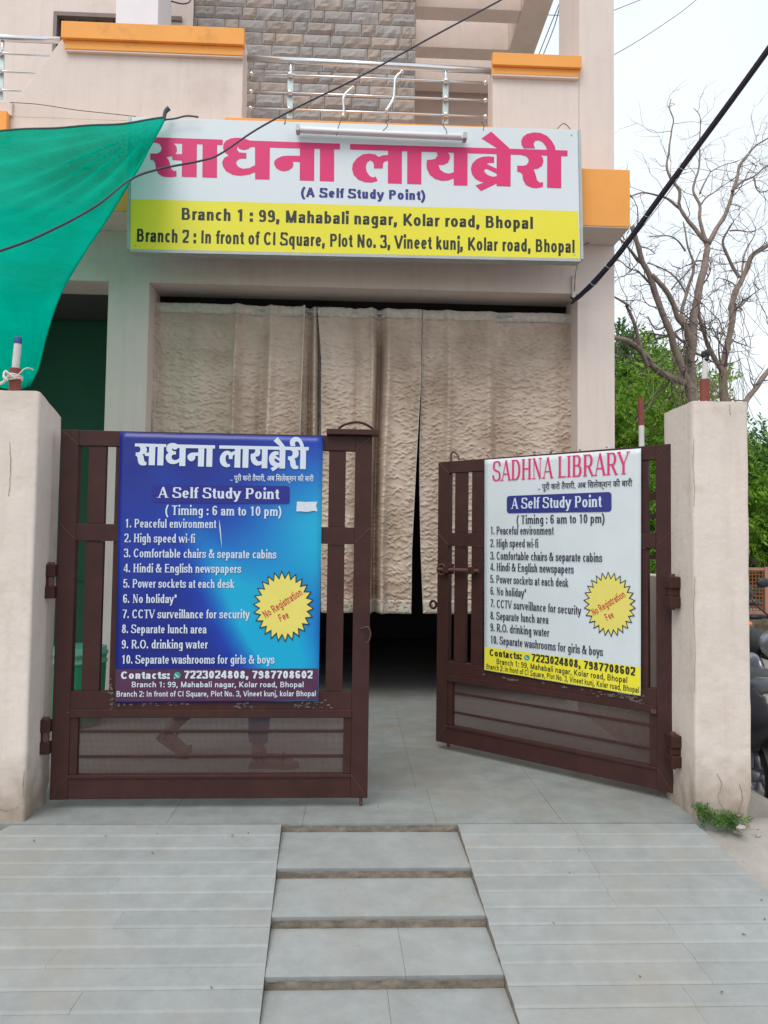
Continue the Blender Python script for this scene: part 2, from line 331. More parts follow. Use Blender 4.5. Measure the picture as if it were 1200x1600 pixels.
    G['V'] = (.66, [('p', [(.05, C), (.33, 0)]), ('p', [(.61, C), (.33, 0)]), ('f', .07, C, 1), ('f', .59, C, 1)])
    G['Y'] = (.66, [('p', [(.05, C), (.33, C * .42)]), ('p', [(.61, C), (.33, C * .42)]), ('p', [(.33, C * .45), (.33, 0)]), ('f', .07, C, 1), ('f', .59, C, 1), ('f', .33, 0, 1.1)])
    # figures
    G['0'] = (.56, [ring(.28, C / 2, .46, C)])
    G['1'] = (.56, [('p', [(.31, 0), (.31, C)]), ('p', [(.12, C * .78), (.31, C - h)]), ('f', .31, 0, 1)])
    G['2'] = (.56, [('s', [(.09, C - .18), (.14, C - .05), (.28, C - h), (.42, C - .06), (.48 - v * .6, C * .74), (.40, C * .50), (.22, C * .28), (.08, h)]), ('p', [(.06, h), (.50, h)])])
    G['3'] = (.56, [('s', [(.08, C - .16), (.14, C - .04), (.27, C - h), (.40, C - .05), (.46 - v * .5, C * .76), (.40, C * .58), (.24, C * .53)]), ('s', [(.24, C * .53), (.40, C * .48), (.49 - v * .5, C * .28), (.42, .06), (.27, h), (.13, .05), (.07, .18)])])
    G['4'] = (.56, [('p', [(.38, 0), (.38, C)]), ('p', [(.37, C), (.04, C * .25)]), ('p', [(.03, C * .25), (.53, C * .25)])])
    G['5'] = (.56, [('p', [(.46, C - h), (.14, C - h)]), ('p', [(.14, C), (.10, C * .48)]), ('s', [(.10, C * .48), (.18, C * .58), (.29, C * .61), (.43, C * .53), (.49 - v * .6, C * .31), (.42, .06), (.26, h), (.12, .06), (.07, .18)])])
    G['6'] = (.56, [ring(.285, C * .31, .45, C * .62), ('s', [(.46, C - .12), (.38, C - h - .01), (.28, C - h), (.14, C - .14), (.06 + v, C * .5), (.07 + v, C * .28)])])
    G['7'] = (.56, [('p', [(.05, C - h), (.51, C - h)]), ('s', [(.49, C - h), (.36, C * .6), (.27, C * .3), (.23, 0)])])
    G['8'] = (.56, [ring(.28, C * .75, .40, C * .5), ring(.28, C * .27, .46, C * .54)])
    G['9'] = (.56, [ring(.275, C * .69, .45, C * .62), ('s', [(.10, .12), (.18, h + .01), (.28, h), (.42, .14), (.50 - v, C * .5), (.49 - v, C * .72)])])
    G['.'] = (.27, [('d', .13, v)])
    G[','] = (.27, [('d', .13, v), ('p', [(.14, v), (.09, -.12)])])
    G[':'] = (.27, [('d', .13, v), ('d', .13, X - v)])
    G['('] = (.34, [('s', [(.29, C + .04), (.17, C * .8), (.10, C * .4), (.17, -.02), (.29, -.17)])])
    G[')'] = (.34, [('s', [(.05, C + .04), (.17, C * .8), (.24, C * .4), (.17, -.02), (.05, -.17)])])
    G['-'] = (.34, [('p', [(.05, X * .5), (.29, X * .5)])])
    G['*'] = (.40, [('p', [(.20, C), (.20, C - .26)]), ('p', [(.09, C - .06), (.31, C - .20)]), ('p', [(.31, C - .06), (.09, C - .20)])])
    G['&'] = (.74, [('s', [(.66, 0), (.48, .18), (.26, .45), (.20, .58), (.28, C - h), (.40, .62), (.38, .50), (.24, .40), (.11, .28), (.08 + v * .5, .15), (.18, h + .01), (.30, h), (.46, .09), (.58, .25), (.63, .40)])])
    return G

def _catmull(pts, n=5):
    if len(pts) < 3: return pts
    P = [pts[0]] + list(pts) + [pts[-1]]
    out = []
    for i in range(1, len(P) - 2):
        p0, p1, p2, p3 = P[i - 1], P[i], P[i + 1], P[i + 2]
        for k in range(n):
            t = k / n
            out.append(tuple(.5 * (2 * p1[j] + (p2[j] - p0[j]) * t + (2 * p0[j] - 5 * p1[j] + 4 * p2[j] - p3[j]) * t * t + (3 * p1[j] - p0[j] - 3 * p2[j] + p3[j]) * t ** 3) for j in (0, 1)))
    out.append(tuple(pts[-1]))
    return out

FONTS = {}
def font(name):
    if name not in FONTS:
        if name == 'bold': a = (.53, .72, .088, .058, False)
        elif name == 'wide': a = (.53, .72, .096, .064, False)
        elif name == 'plain': a = (.50, .70, .060, .050, False)
        elif name == 'serif_bold': a = (.47, .68, .078, .032, True)
        elif name == 'capitals': a = (.47, .68, .066, .020, True)
        else: a = (.47, .68, .074, .032, True)
        FONTS[name] = (a, glyph_table(*a))
    return FONTS[name]

def text_shapes(text, fname):
    """-> list of (polygon strips [(left,right)...]) in em units, total width"""
    (X, C, v, h, serif), G = font(fname)
    strips = []; x = 0.
    for ch in text:
        if ch == ' ': x += .28; continue
        adv, st = G[ch]
        for s in st:
            k = s[0]
            if k == 'f':
                if serif:
                    hw = (v + .055) * s[3] if s[3] >= .7 else (v + .03)
                    y = s[2]; y0 = y if y <= 0 else y - .028
                    if s[3] < .7: xx0, xx1 = (s[1] - hw, s[1] + v) if y > 0 else (s[1] - v, s[1] + hw)
                    else: xx0, xx1 = s[1] - hw, s[1] + hw
                    strips.append([((x + xx0, y0), (x + xx0, y0 + .028)), ((x + xx1, y0), (x + xx1, y0 + .028))])
                continue
            if k == 'd':
                q = v * 1.15; cx, cy = x + s[1], s[2]
                if serif: strips.append([((cx + q * math.cos(a), cy - q * math.sin(a)), (cx + q * math.cos(a), cy + q * math.sin(a))) for a in [math.pi - i * math.pi / 6 for i in range(7)]])
                else: strips.append([((cx - q, cy - q), (cx - q, cy + q)), ((cx + q, cy - q), (cx + q, cy + q))])
                continue
            if k == 'a':
                _, cx, cy, rx, ry, a0, a1 = s; n = max(8, int(abs(a1 - a0) / 15))
                pts = [(cx + rx * math.cos(math.radians(a0 + (a1 - a0) * i / n)), cy + ry * math.sin(math.radians(a0 + (a1 - a0) * i / n))) for i in range(n + 1)]
            elif k == 's': pts = _catmull(s[1])
            else: pts = s[1]
            thin = k == 't'
            strip = []
            for i, p in enumerate(pts):
                a = pts[max(0, i - 1)]; b = pts[min(len(pts) - 1, i + 1)]
                if k == 'a' and abs(abs(a1 - a0) - 360) < 1 and i in (0, len(pts) - 1): a, b = pts[-2], pts[1]
                dx, dy = b[0] - a[0], b[1] - a[1]; L = math.hypot(dx, dy) or 1; dx /= L; dy /= L
                w = h + (v - h) * abs(dy) ** 1.3
                if serif and k in ('p',) and len(pts) == 2 and abs(dx) > .2 and abs(dy) > .3 and dx * dy > 0: w = h * 1.15   # upstrokes stay thin
                if thin and serif: w = h * 1.1
                strip.append(((x + p[0] - dy * w, p[1] + dx * w), (x + p[0] + dy * w, p[1] - dx * w)))
            strips.append(strip)
        x += adv + (.02 if fname == 'wide' else 0)
    return strips, x, C

# ---------------------------------------------------------------- print on flat surfaces
class Surface:
    def __init__(s, o, ux, n): s.o = Vector(o); s.ux = Vector(ux).normalized(); s.n = Vector(n).normalized(); s.uz = Vector((0, 0, 1))
    def px(s, x, y): return hit(x, y, s.o, s.n)
def print_line(sf, text, p0, p1, cap, fname, m, parent, lift=.0016, name='lettering'):
    strips, wd, C = text_shapes(text, fname)
    A, B = sf.px(*p0), sf.px(*p1); H = (sf.px(p0[0], p0[1] - cap) - A).length
    e1 = (B - A) / wd; d = (B - A).normalized(); e2 = sf.n.cross(d); e2 = e2 if e2.z > 0 else -e2; e2 = e2 * (H / C)
    mb = MB()
    for i, st in enumerate(strips):
        off = sf.n * (lift + (i % 8) * .00009); b = len(mb.v)
        for l, r in st: mb.v += [tuple(A + e1 * l[0] + e2 * l[1] + off), tuple(A + e1 * r[0] + e2 * r[1] + off)]
        for j in range(len(st) - 1): mb.f.append((b + 2 * j, b + 2 * j + 1, b + 2 * j + 3, b + 2 * j + 2)); mb.m.append(0)
    return mb.build(name, m, parent)
def print_poly(sf, polys, m, parent, lift=.0014, name='print', tf=None):
    mb = MB()
    for i, P in enumerate(polys):
        off = sf.n * (lift + (i % 8) * .00012)
        mb.face([(sf.px(*p) if tf is None else tf(p)) + off for p in P])
    return mb.build(name, m, parent)
def print_devanagari(sf, text, p0, p1, cap, m, parent, weight, lift=.0017):
    c = bpy.data.curves.new('lettering', 'FONT'); c.body = text; c.size = 1; c.offset = weight; c.resolution_u = 3
    o = bpy.data.objects.new('lettering', c); COL.objects.link(o); bpy.context.view_layer.update()
    me = bpy.data.meshes.new_from_object(o.evaluated_get(bpy.context.evaluated_depsgraph_get())); bpy.data.objects.remove(o)
    vs = [v.co.copy() for v in me.vertices]; fs = [tuple(p.vertices) for p in me.polygons]
    x0 = min(v.x for v in vs); x1 = max(v.x for v in vs)
    A, B = sf.px(*p0), sf.px(*p1); H = (sf.px(p0[0], p0[1] - cap) - A).length; d = (B - A).normalized(); e2 = sf.n.cross(d); e2 = e2 if e2.z > 0 else -e2
    mb = MB(); mb.v = [tuple(A + (B - A) * ((v.x - x0) / (x1 - x0)) + e2 * (v.y * H / .62) + sf.n * lift) for v in vs]; mb.f = fs; mb.m = [0] * len(fs)
    return mb.build('lettering', m, parent)

# heading glyphs, traced as outlines in the sign's own plane
def _t(pts, ox, oy, k): return [(ox + x * k, oy + y * k) for x, y in pts]
def _c1(*p): return _t(p, 220, 200, 1 / 6)
def _c2(*p): return _t(p, 400, 200, 1 / 6)
def _c3(*p): return _t(p, 540, 200, 1 / 6)
def _c4(*p): return _t(p, 720, 200, .15)
HEAD = [
    _c1((67, 85), (768, 110), (768, 160), (67, 137)),
    _c1((130, 120), (150, 140), (178, 152), (197, 190), (183, 224), (155, 240), (90, 240), (90, 298), (115, 302), (133, 325), (142, 380), (165, 430), (205, 455), (250, 462), (300, 461), (335, 455), (335, 403), (305, 402), (285, 380), (275, 340), (262, 300), (240, 275), (292, 265), (297, 300), (395, 307), (395, 245), (325, 245), (340, 215), (335, 175), (312, 148), (312, 120)),
    _c1((388, 120), (527, 125), (523, 462), (385, 458)), _c1((580, 130), (716, 135), (714, 467), (577, 463)),
    _c1((775, 155), (795, 122), (845, 98), (905, 92), (965, 97), (1010, 113), (1030, 122), (1080, 125), (1080, 178), (1032, 178), (1005, 198), (965, 206), (925, 196), (905, 172), (903, 205), (925, 230), (990, 235), (990, 287), (930, 287), (898, 308), (894, 335), (915, 366), (960, 383), (1015, 377), (1080, 345), (1080, 410), (1010, 438), (930, 448), (860, 438), (800, 405), (770, 360), (762, 320), (782, 280), (825, 258), (788, 228), (772, 195)),
    _c2((-56, 119), (787, 148), (787, 202), (-56, 177)), _c2((-9, 130), (130, 135), (127, 483), (-8, 480)),
    _c2((420, 262), (300, 260), (245, 265), (200, 285), (172, 310), (170, 340), (190, 375), (225, 398), (265, 405), (310, 395), (340, 370), (350, 345), (345, 315), (420, 318)),
    _c2((412, 160), (547, 165), (545, 496), (410, 492)), _c2((600, 170), (733, 175), (732, 502), (598, 498)),
    [(547, 225), (886.8, 235.25), (886.5, 244.25), (547, 233.8)],
    _c3((402, 252), (350, 258), (310, 272), (280, 250), (225, 240), (160, 248), (105, 285), (68, 335), (60, 385), (75, 440), (120, 485), (180, 508), (245, 512), (302, 495), (280, 455), (255, 465), (225, 450), (198, 410), (190, 365), (200, 325), (232, 303), (258, 320), (265, 350), (265, 378), (348, 380), (352, 330), (370, 312), (402, 308)),
    _c3((398, 180), (528, 188), (527, 523), (396, 519)), _c3((578, 190), (712, 195), (709, 528), (577, 524)),
    _c3((835, 215), (855, 232), (862, 258), (840, 290), (800, 298), (765, 298), (757, 340), (762, 385), (790, 440), (840, 478), (900, 495), (960, 492), (1020, 470), (1020, 415), (970, 428), (925, 420), (885, 390), (870, 348), (920, 345), (960, 325), (978, 285), (975, 255), (955, 225)),
    _c3((1015, 210), (1143, 215), (1142, 540), (1013, 537)),
    _c4((373, 240), (520, 250), (518, 610), (373, 606)),
    _c4((347, 302), (290, 295), (225, 300), (165, 325), (120, 370), (105, 420), (115, 480), (150, 530), (205, 560), (270, 570), (380, 572), (380, 502), (330, 508), (280, 490), (248, 460), (240, 430), (262, 378), (300, 362), (347, 365)),
    _c4((238, 440), (262, 372), (380, 428), (380, 478), (268, 425)),
    _c4((152, 600), (260, 560), (380, 540), (380, 575), (210, 657)),
    _c4((317, 38), (505, 210), (505, 240), (380, 240), (380, 212), (215, 110)),
    _c4((625, 265), (640, 285), (680, 292), (705, 325), (705, 355), (685, 385), (650, 395), (587, 393), (587, 455), (620, 462), (640, 480), (648, 540), (680, 595), (740, 622), (800, 626), (855, 612), (855, 562), (825, 570), (795, 548), (780, 490), (762, 440), (750, 430), (800, 425), (845, 395), (860, 345), (855, 310), (828, 285), (800, 262)),
    _c4((900, 250), (1045, 255), (1045, 627), (898, 622)),
    _c4((655, 212), (635, 180), (628, 140), (645, 95), (690, 62), (760, 47), (830, 52), (900, 85), (950, 140), (978, 190), (992, 250), (905, 250), (885, 190), (850, 145), (810, 128), (775, 135), (757, 160), (762, 190), (775, 212)),
]
def rounded(quad, r=.18, n=4):
    """rounded-corner version of a pixel quad"""
    out = []
    for i in range(4):
        p = Vector(quad[i]); a = Vector(quad[i - 1]); b = Vector(quad[(i + 1) % 4])
        k = min((a - p).length, (b - p).length) * r; A = p + (a - p).normalized() * k; B = p + (b - p).normalized() * k
        for j in range(n + 1):
            t = j / n; q = A * (1 - t) ** 2 + p * 2 * t * (1 - t) + B * t * t; out.append((q.x, q.y))
    return out
def badge(sf, c, rx, ry, parent, lift, skew=0.):
    """starburst: black star, yellow star over it"""
    cx, cy = c; N = 26
    def star(k, dl):
        P = []
        for i in range(2 * N):
            a = math.pi * i / N + .06; q = (1 if i % 2 == 0 else .80) * k
            x = rx * q * math.cos(a); P.append(sf.px(cx + x, cy + ry * q * math.sin(a) + skew * x) + sf.n * dl)
        ctr = sf.px(cx, cy) + sf.n * dl; mb = MB()
        for i in range(2 * N): mb.face([ctr, P[i], P[(i + 1) % (2 * N)]])
        return mb
    star(1.0, lift).build('badge', M_ink, parent); star(.93, lift + .0004).build('badge', M_yel2, parent)
def phone_logo(sf, c, r, parent, lift):
    cx, cy = c; mb = MB()
    mb.face([sf.px(cx + r * math.cos(i * math.pi / 8), cy + r * math.sin(i * math.pi / 8)) + sf.n * lift for i in range(16)])
    mb.build('logo_disc', M_teal, parent)
    mb = MB(); mb.face([sf.px(cx - r * 1.0, cy + r * 1.05) + sf.n * lift, sf.px(cx - r * .85, cy + r * .2) + sf.n * lift, sf.px(cx - r * .2, cy + r * .8) + sf.n * lift])
    pts = [(-.45, -.45), (-.35, 0), (0, .38), (.45, .45)]; P = [sf.px(cx + r * a, cy + r * b) + sf.n * (lift + .0006) for a, b in pts]
    mb.tube(P, (P[0] - P[1]).length * .32, 5); mb.build('logo_handset', M_pale, parent)

# ---------------------------------------------------------------- ground and street
YT, SL = 3.18, .193                           # ramp: top edge and fall per metre towards the street
def zr(Y): return -(YT - Y) * SL
RN = Vector((0, -SL, 1)).normalized()
def on_ramp(x, y): return hit(x, y, (0, YT, 0), RN)
def sst(a, b, x): t = max(0, min(1, (x - a) / (b - a))); return t * t * (3 - 2 * t)
def gh(X, Y):
    base = max(zr(min(Y, YT)), -.50) - .035
    base = lerp(base, -.34, sst(1.9, 2.7, X)) if Y > .6 else base
    if Y > 3.4 and X < 1.9: base = -.16
    if -1.25 < X < 1.30 and Y <= 3.4: base -= .15
    return base + .02 * noise.noise((X * 1.7, Y * 1.7, 0)) + .006 * noise.noise((X * 14, Y * 14, 3))
gx = sorted(set([-400, -120, -40, -15, -8, -5] + [round(-4 + i * .12, 3) for i in range(84)] + [7, 9, 12, 16, 25, 60, 150, 400]))
gy = sorted(set([-200, -60, -20, -8, -4, -2] + [round(-1 + i * .12, 3) for i in range(70)] + [8, 10, 12, 15, 20, 30, 60, 150, 600]))
mb = MB(); mb.v = [(x, y, gh(x, y)) for y in gy for x in gx]
for j in range(len(gy) - 1):
    for i in range(len(gx) - 1): a = j * len(gx) + i; mb.f.append((a, a + 1, a + len(gx) + 1, a + len(gx))); mb.m.append(0)
M_dirt = mat('dusty_ground', (.33, .30, .265), .95, var=.22, vs=3, bump=.006, bs=30, dirt=((.20, .175, .15), 5, .58))
mb.build('ground', M_dirt, smooth=True, kind='structure')
M_asph = mat('worn_asphalt', (.10, .10, .098), .9, var=.2, vs=8, bump=.004, bs=80)
MB().box(-60, 60, -7, .62, -.52, -.47).build('street', M_asph, kind='structure')

# ---------------------------------------------------------------- entrance ramp of lapped stone strips with four sunken steps
ramp = tag(bpy.data.objects.new('entrance_ramp', None), kind='structure'); COL.objects.link(ramp); WM[ramp.name] = Matrix.Identity(4)
recL = [on_ramp(440, 1285), on_ramp(405, 1600)]; recR = [on_ramp(715, 1287), on_ramp(812, 1600)]
edL = [on_ramp(20, 1284), on_ramp(0, 1302)]; edR = [on_ramp(1087, 1286), on_ramp(1200, 1392)]
def lineX(seg): return lambda Y: seg[0].x + (seg[1].x - seg[0].x) * (Y - seg[0].y) / (seg[1].y - seg[0].y)
xrl, xrr, xer = lineX(recL), lineX(recR), lineX(edR)
xel = lambda Y: recL[0].x - (edR[0].x - recR[0].x) + (-.10) - (3.18 - Y) * .30
xel = lambda Y: on_ramp(20, 1284).x - (YT - Y) * .42
MB().prism([(-2.7, .6, zr(.6) - .055), (3.0, .6, zr(.6) - .055), (2.2, YT - .0, -.055), (-1.8, YT - .0, -.055)], (0, 0, -.10)).build('ramp_bed', M_cement, ramp)
M_slabs = [M_kota, M_cement]
rows = [YT - .001]
while rows[-1] > .8: rows.append(rows[-1] - random.uniform(.083, .096))
rng = random.Random(3)
def strip_slab(x0a, x1a, x0b, x1b, ya, yb, i):
    """one strip: back edge ya tucked under, front edge yb standing proud"""
    e = .0004; za, zb = zr(ya) - .0038, zr(yb) + rng.uniform(-.001, .001); f = yb + .010; zf = lerp(zb, za, (f - yb) / (ya - yb)) 
    top = [(x0a + e, ya, za), (x1a - e, ya, za), (x1b - e, f, zf + .001), (x0b + e, f, zf + .001)]
    front = [(x0b + e, yb, zb - .0026), (x1b - e, yb, zb - .0026)]
    m = MB(); b = [(p[0], p[1], p[2] - .075) for p in top[:2]] + [(front[1][0], yb, zb - .085), (front[0][0], yb, zb - .085)]
    V = top + front + b; m.v = V
    m.f = [(0, 3, 2, 1), (3, 4, 5, 2), (4, 9, 8, 5), (0, 1, 7, 6), (0, 6, 9, 4, 3), (1, 2, 5, 8, 7), (6, 7, 8, 9)]; m.m = [0, 0, 0, 1, 1, 1, 1]
    return m.build('stone_slab', M_slabs, ramp)
for k in range(len(rows) - 1):
    ya, yb = rows[k], rows[k + 1]
    for side in (0, 1):
        fa, fb = (xel, xrl) if side == 0 else (xrr, xer)
        n = 2; cuts = [0] + sorted((i + rng.uniform(-.3, .3)) / n for i in range(1, n)) + [1]
        if side and k < 14: cuts = [0, (.47 - .006 * k) if k < 6 else (.57 if k < 10 else .48), 1]
        if not side and (k < 3 or k % 2): cuts = [0, 1]
        for c0, c1 in zip(cuts, cuts[1:]):
            A0, A1, B0, B1 = fa(ya), fb(ya), fa(yb), fb(yb)
            strip_slab(lerp(A0, A1, c0), lerp(A0, A1, c1), lerp(B0, B1, c0), lerp(B0, B1, c1), ya, yb, k)
stepY = [YT, on_ramp(588, 1357).y, on_ramp(590, 1433).y, on_ramp(592, 1527).y, on_ramp(592, 1527).y - .27, on_ramp(592, 1527).y - .55, 1.35, 1.0]
for k in range(len(stepY) - 1):
    ya, yb = stepY[k], stepY[k + 1]; za = zr(ya) - .036; zb = zr(yb) - .002
    # riser: rough cement under a slab lip
    m = MB().grid(lambda u, v: (lerp(xrl(ya) + .002, xrr(ya) - .002, u), ya + .001 + .006 * noise.noise((u * 14, v * 3, k)) - .004 * v, lerp(za - .01, zr(ya) - .009 + .004 * noise.noise((u * 22, 1, k * 3)), v)), 60, 4)
    m.build('riser', M_cement, ramp, smooth=True)
    cut = rng.uniform(.42, .62)
    for c0, c1 in (((0, 1),) if k < 2 else ((0, cut), (cut, 1))):
        ax0, ax1 = lerp(xrl(ya), xrr(ya), c0), lerp(xrl(ya), xrr(ya), c1); bx0, bx1 = lerp(xrl(yb), xrr(yb), c0), lerp(xrl(yb), xrr(yb), c1); e = .0004
        MB().prism([(ax0 + e, ya, za), (ax1 - e, ya, za), (bx1 - e, yb + .012, zb), (bx0 + e, yb + .012, zb)], (0, 0, -.018)).build('stair_tread', M_kota, ramp, bevel=.0008)
# crumbled mortar along the cut edges of the ramp
for fn, sgn in ((xrl, -1), (xrr, 1)):
    P = []; m = MB()
    for i in range(90):
        Y = lerp(3.17, 1.6, i / 89); P.append((fn(Y) + sgn * .004 + .004 * noise.noise((Y * 30, sgn, 0)), Y, zr(Y) - .013 + .006 * noise.noise((Y * 23, sgn, 5))))
    m.tube(P, [.003 + .005 * abs(noise.noise((i * .7, sgn, 9))) for i in range(90)], 6).build('broken_mortar', M_cement, ramp, smooth=True)

# ---------------------------------------------------------------- forecourt floor of large stone slabs
court = tag(bpy.data.objects.new('forecourt_floor', None), kind='structure'); COL.objects.link(court); WM[court.name] = Matrix.Identity(4)
xs = [-4.2, -3.0, -2.0, at(20, 1284, z=0).x, at(262, 1283, z=0).x, at(473, 1285, z=0).x, at(682, 1285, z=0).x, at(880, 1285, z=0).x, 1.70]
ys = [YT + .002, 3.62, 4.35, 5.10, 5.66]
for i in range(len(xs) - 1):
    for j in range(len(ys) - 1):
        sh = .0 if j == 0 or i in (0, 7) else (.05 * ((i * 7 + j * 3) % 3 - 1))
        x0 = xs[i] + (0 if i in (0,) else sh * (i != 3 or j > 0)); x1 = xs[i + 1] + (0 if i == 7 else .05 * (((i + 1) * 7 + j * 3) % 3 - 1) * (j > 0) * (i != 6 or 1))
        if i == 7: x1 = 1.70
        if j > 0 and i: x0 = xs[i] + .05 * ((i * 7 + j * 3) % 3 - 1)
        else: x0 = xs[i]
        MB().box(x0 + .0006, x1 - .0006, ys[j] + .0006, ys[j + 1] - .0006, -.06, rng.uniform(-.0012, 0)).build('floor_slab', M_kota2, court)
MB().box(-4.2, 1.70, YT + .004, 5.66, -.12, -.061).build('floor_bed', M_cement, court)

# ---------------------------------------------------------------- the house
YW = 5.38
X_ol = at(229, 600, Y=YW).x; X_or = at(902.5, 600, Y=YW).x; X_cl = at(165, 600, Y=YW).x; X_cr = at(960, 450, Y=YW).x
Z_op = (at(232, 438, Y=YW).z + at(895, 462, Y=YW).z) / 2
YB = 5.07
Z_bb = at(960, 354, Y=YB).z; Z_bt = at(950, 264, Y=YB).z
Z_fl = at(400, 186, Y=YW).z                   # top of the terrace kerb
house = thing('library_house', (0, YW, 0), 0, 'cream plastered house with orange bands, stone tiled upper wall and curtained ground floor', 'house')
MB().box(X_cl, X_ol, YW, YW + .30, 0, Z_op).build('column', M_wall, house)
MB().box(X_or, X_cr, YW, YW + .30, 0, Z_op).build('column', M_wall, house)
MB().box(-4.6, X_cr, YW, YW + .30, Z_op, Z_fl - .05).build('lintel_wall', M_wall, house)
MB().box(-4.6, -3.0, YW, YW + .30, 0, Z_op).build('column', M_wall, house)
MB().box(-4.6, X_cr + .004, YB, YW - .002, Z_bb, Z_bt).build('orange_band', [M_orange, M_wall], house, bevel=.005)
MB().box(-4.6, X_cr, YB + .004, YW - .004, Z_bb - .006, Z_bb - .001).build('band_underside', M_wall, house)
MB().box(-1.0, 1.0, YW - .012, YW + .22, Z_fl - .049, Z_fl).build('terrace_kerb', M_orange, house, bevel=.004)
# ground floor rooms behind
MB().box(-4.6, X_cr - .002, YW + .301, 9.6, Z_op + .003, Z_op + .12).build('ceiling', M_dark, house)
MB().box(-4.6, X_cr - .002, YW + .301, 11.8, Z_fl - .30, Z_fl - .06).build('terrace_floor', M_wall, house)
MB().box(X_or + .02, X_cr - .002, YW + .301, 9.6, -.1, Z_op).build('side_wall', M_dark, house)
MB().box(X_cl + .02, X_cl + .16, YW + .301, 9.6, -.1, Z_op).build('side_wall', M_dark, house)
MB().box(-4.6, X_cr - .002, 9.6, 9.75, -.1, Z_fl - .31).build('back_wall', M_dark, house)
MB().box(-4.6, X_cr, 5.662, 9.6, -.12, -.003).build('inner_floor', M_kota2, house)
m = MB().box(-4.6, X_cl + .018, 6.35, 6.5, 0, Z_op); m.build('net_tinted_partition', M_green, house)
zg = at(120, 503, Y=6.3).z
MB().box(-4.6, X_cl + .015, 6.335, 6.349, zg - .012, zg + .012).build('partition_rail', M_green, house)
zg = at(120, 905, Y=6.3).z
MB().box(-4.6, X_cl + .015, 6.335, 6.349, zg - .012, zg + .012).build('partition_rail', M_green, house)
# left parapet with sloped shoulder and its two-tier orange coping
def w2(x, y, Y=YW): p = at(x, y, Y=Y); return (p.x, Y, p.z)
pl = [w2(378, 185), w2(380, 74), w2(96, 62), w2(24, 157), w2(15, 205)]
pl[0] = (pl[0][0], YW, Z_fl - .05); pl[4] = (pl[4][0], YW, Z_fl - .05); ctop = at(240, 38, Y=YW - .06).z - .003; pl[1] = (pl[0][0], YW, ctop); pl.insert(2, (pl[2][0], YW, ctop))
MB().prism(pl, (0, .21, 0)).build('parapet', M_wall, house, bevel=.005)
cz0 = at(240, 82, Y=YW - .03).z; cz1 = at(240, 64, Y=YW - .06).z; cz2 = at(240, 38, Y=YW - .06).z
xa, xb = at(95, 50, Y=YW - .06).x, at(381, 70, Y=YW - .06).x
c = MB().box(xa, xb, YW - .06, YW - .001, cz1, cz2).build('coping', M_orange, house, bevel=.003)
MB().box(xa + .02, xb - .01, YW - .035, YW - .001, cz0, cz1 - .001).build('coping_step', M_orange, c, bevel=.003)
MB().box(xa + .03, xb - .012, YW - .03, YW - .001, cz0 - .012, cz0 - .001).build('coping_soffit', M_wall, c)
# low parapet at far left
zl = at(5, 160, Y=YW).z; zo = at(3, 180, Y=YW).z
MB().box(-4.6, pl[4][0] - .012, YW - .02, YW + .2, Z_fl - .05, zl).build('parapet', M_wall, house, bevel=.005)
MB().box(-4.6, pl[4][0] - .03, YW - .06, YW - .021, Z_fl - .25, zo).build('orange_strip', M_orange, house, bevel=.003)
# right parapet and tall column
x0 = at(770, 150, Y=YW).x; x1 = at(905, 150, Y=YW).x
ztop = at(840, 84, Y=YW - .06).z - .003
MB().box(x0, x1 - .001, YW, YW + .21, Z_fl - .05, ztop).build('parapet', M_wall, house, bevel=.005)
cz0 = at(838, 118, Y=YW - .03).z; cz1 = at(838, 103, Y=YW - .06).z; cz2 = at(838, 84, Y=YW - .06).z
xa, xb = at(770, 90, Y=YW - .06).x, at(909, 95, Y=YW - .06).x
c = MB().box(xa, xb, YW - .06, YW - .001, cz1, cz2).build('coping', M_orange, house, bevel=.003)
MB().box(xa + .0, xb - .012, YW - .035, YW - .001, cz0, cz1 - .001).build('coping_step', M_orange, c, bevel=.003)
MB().box(xa + .0, xb - .014, YW - .033, YW - .001, cz0 - .012, cz0 - .001).build('coping_soffit', M_wall, c)
MB().box(x1, X_cr, YW, YW + .56, Z_fl - .05, 7.2).build('tall_column', M_wall, house)
# terrace: plain wall, white column, window, stone wall
YS = 6.9
xs0 = at(301, 60, Y=YS).x; xs1 = at(650, 60, Y=YS).x
MB().box(-4.6, at(84, 60, Y=YS).x, YS, YS + .2, Z_fl - .06, 7.4).build('upper_wall', M_wall, house)
xw0 = at(84, 60, Y=YS).x; zwt = at(120, 22, Y=YS).z
MB().box(xw0 + .001, xs0, YS, YS + .2, zwt, 7.4).build('upper_wall', M_wall, house)
MB().box(at(266, 60, Y=YS).x, xs0, YS, YS + .2, Z_fl - .06, zwt - .001).build('upper_wall', M_wall, house)
win = MB().box(xw0 + .002, xw0 + .035, YS - .03, YS + .12, Z_fl, zwt - .001).box(xw0 + .036, xw0 + 1.2, YS - .03, YS + .12, zwt - .04, zwt - .001).build('window_frame', M_window, house)
MB().box(xw0 + .035, xw0 + 1.2, YS + .10, YS + .11, Z_fl, zwt - .04).build('pane', M_glass, win)
g = MB()
for i in range(7):
    x = xw0 + .06 + i * .16; g.box(x, x + .012, YS + .02, YS + .032, Z_fl, zwt - .041)
    P = [(x + .03 + .022 * math.sin(k * .9), YS + .026, zwt - .06 - k * .035) for k in range(14)]; g.tube(P, .006, 5)
g.build('grille', M_black, win)
xc0, xc1 = at(181, 20, Y=6.0).x, at(247, 20, Y=6.0).x
MB().box(xc0, xc1, 6.0, 6.42, Z_fl - .06, 7.4).build('white_column', M_white, house, bevel=.004)
sw = MB().box(xs0 + .001, xs1, YS + .03, YS + .2, Z_fl - .06, 7.4).build('stone_wall', M_cement, house)
M_stone = mat('split_stone', (.36, .295, .255), .85, var=.15, vs=14, bump=.007, bs=28, rnd=.13)
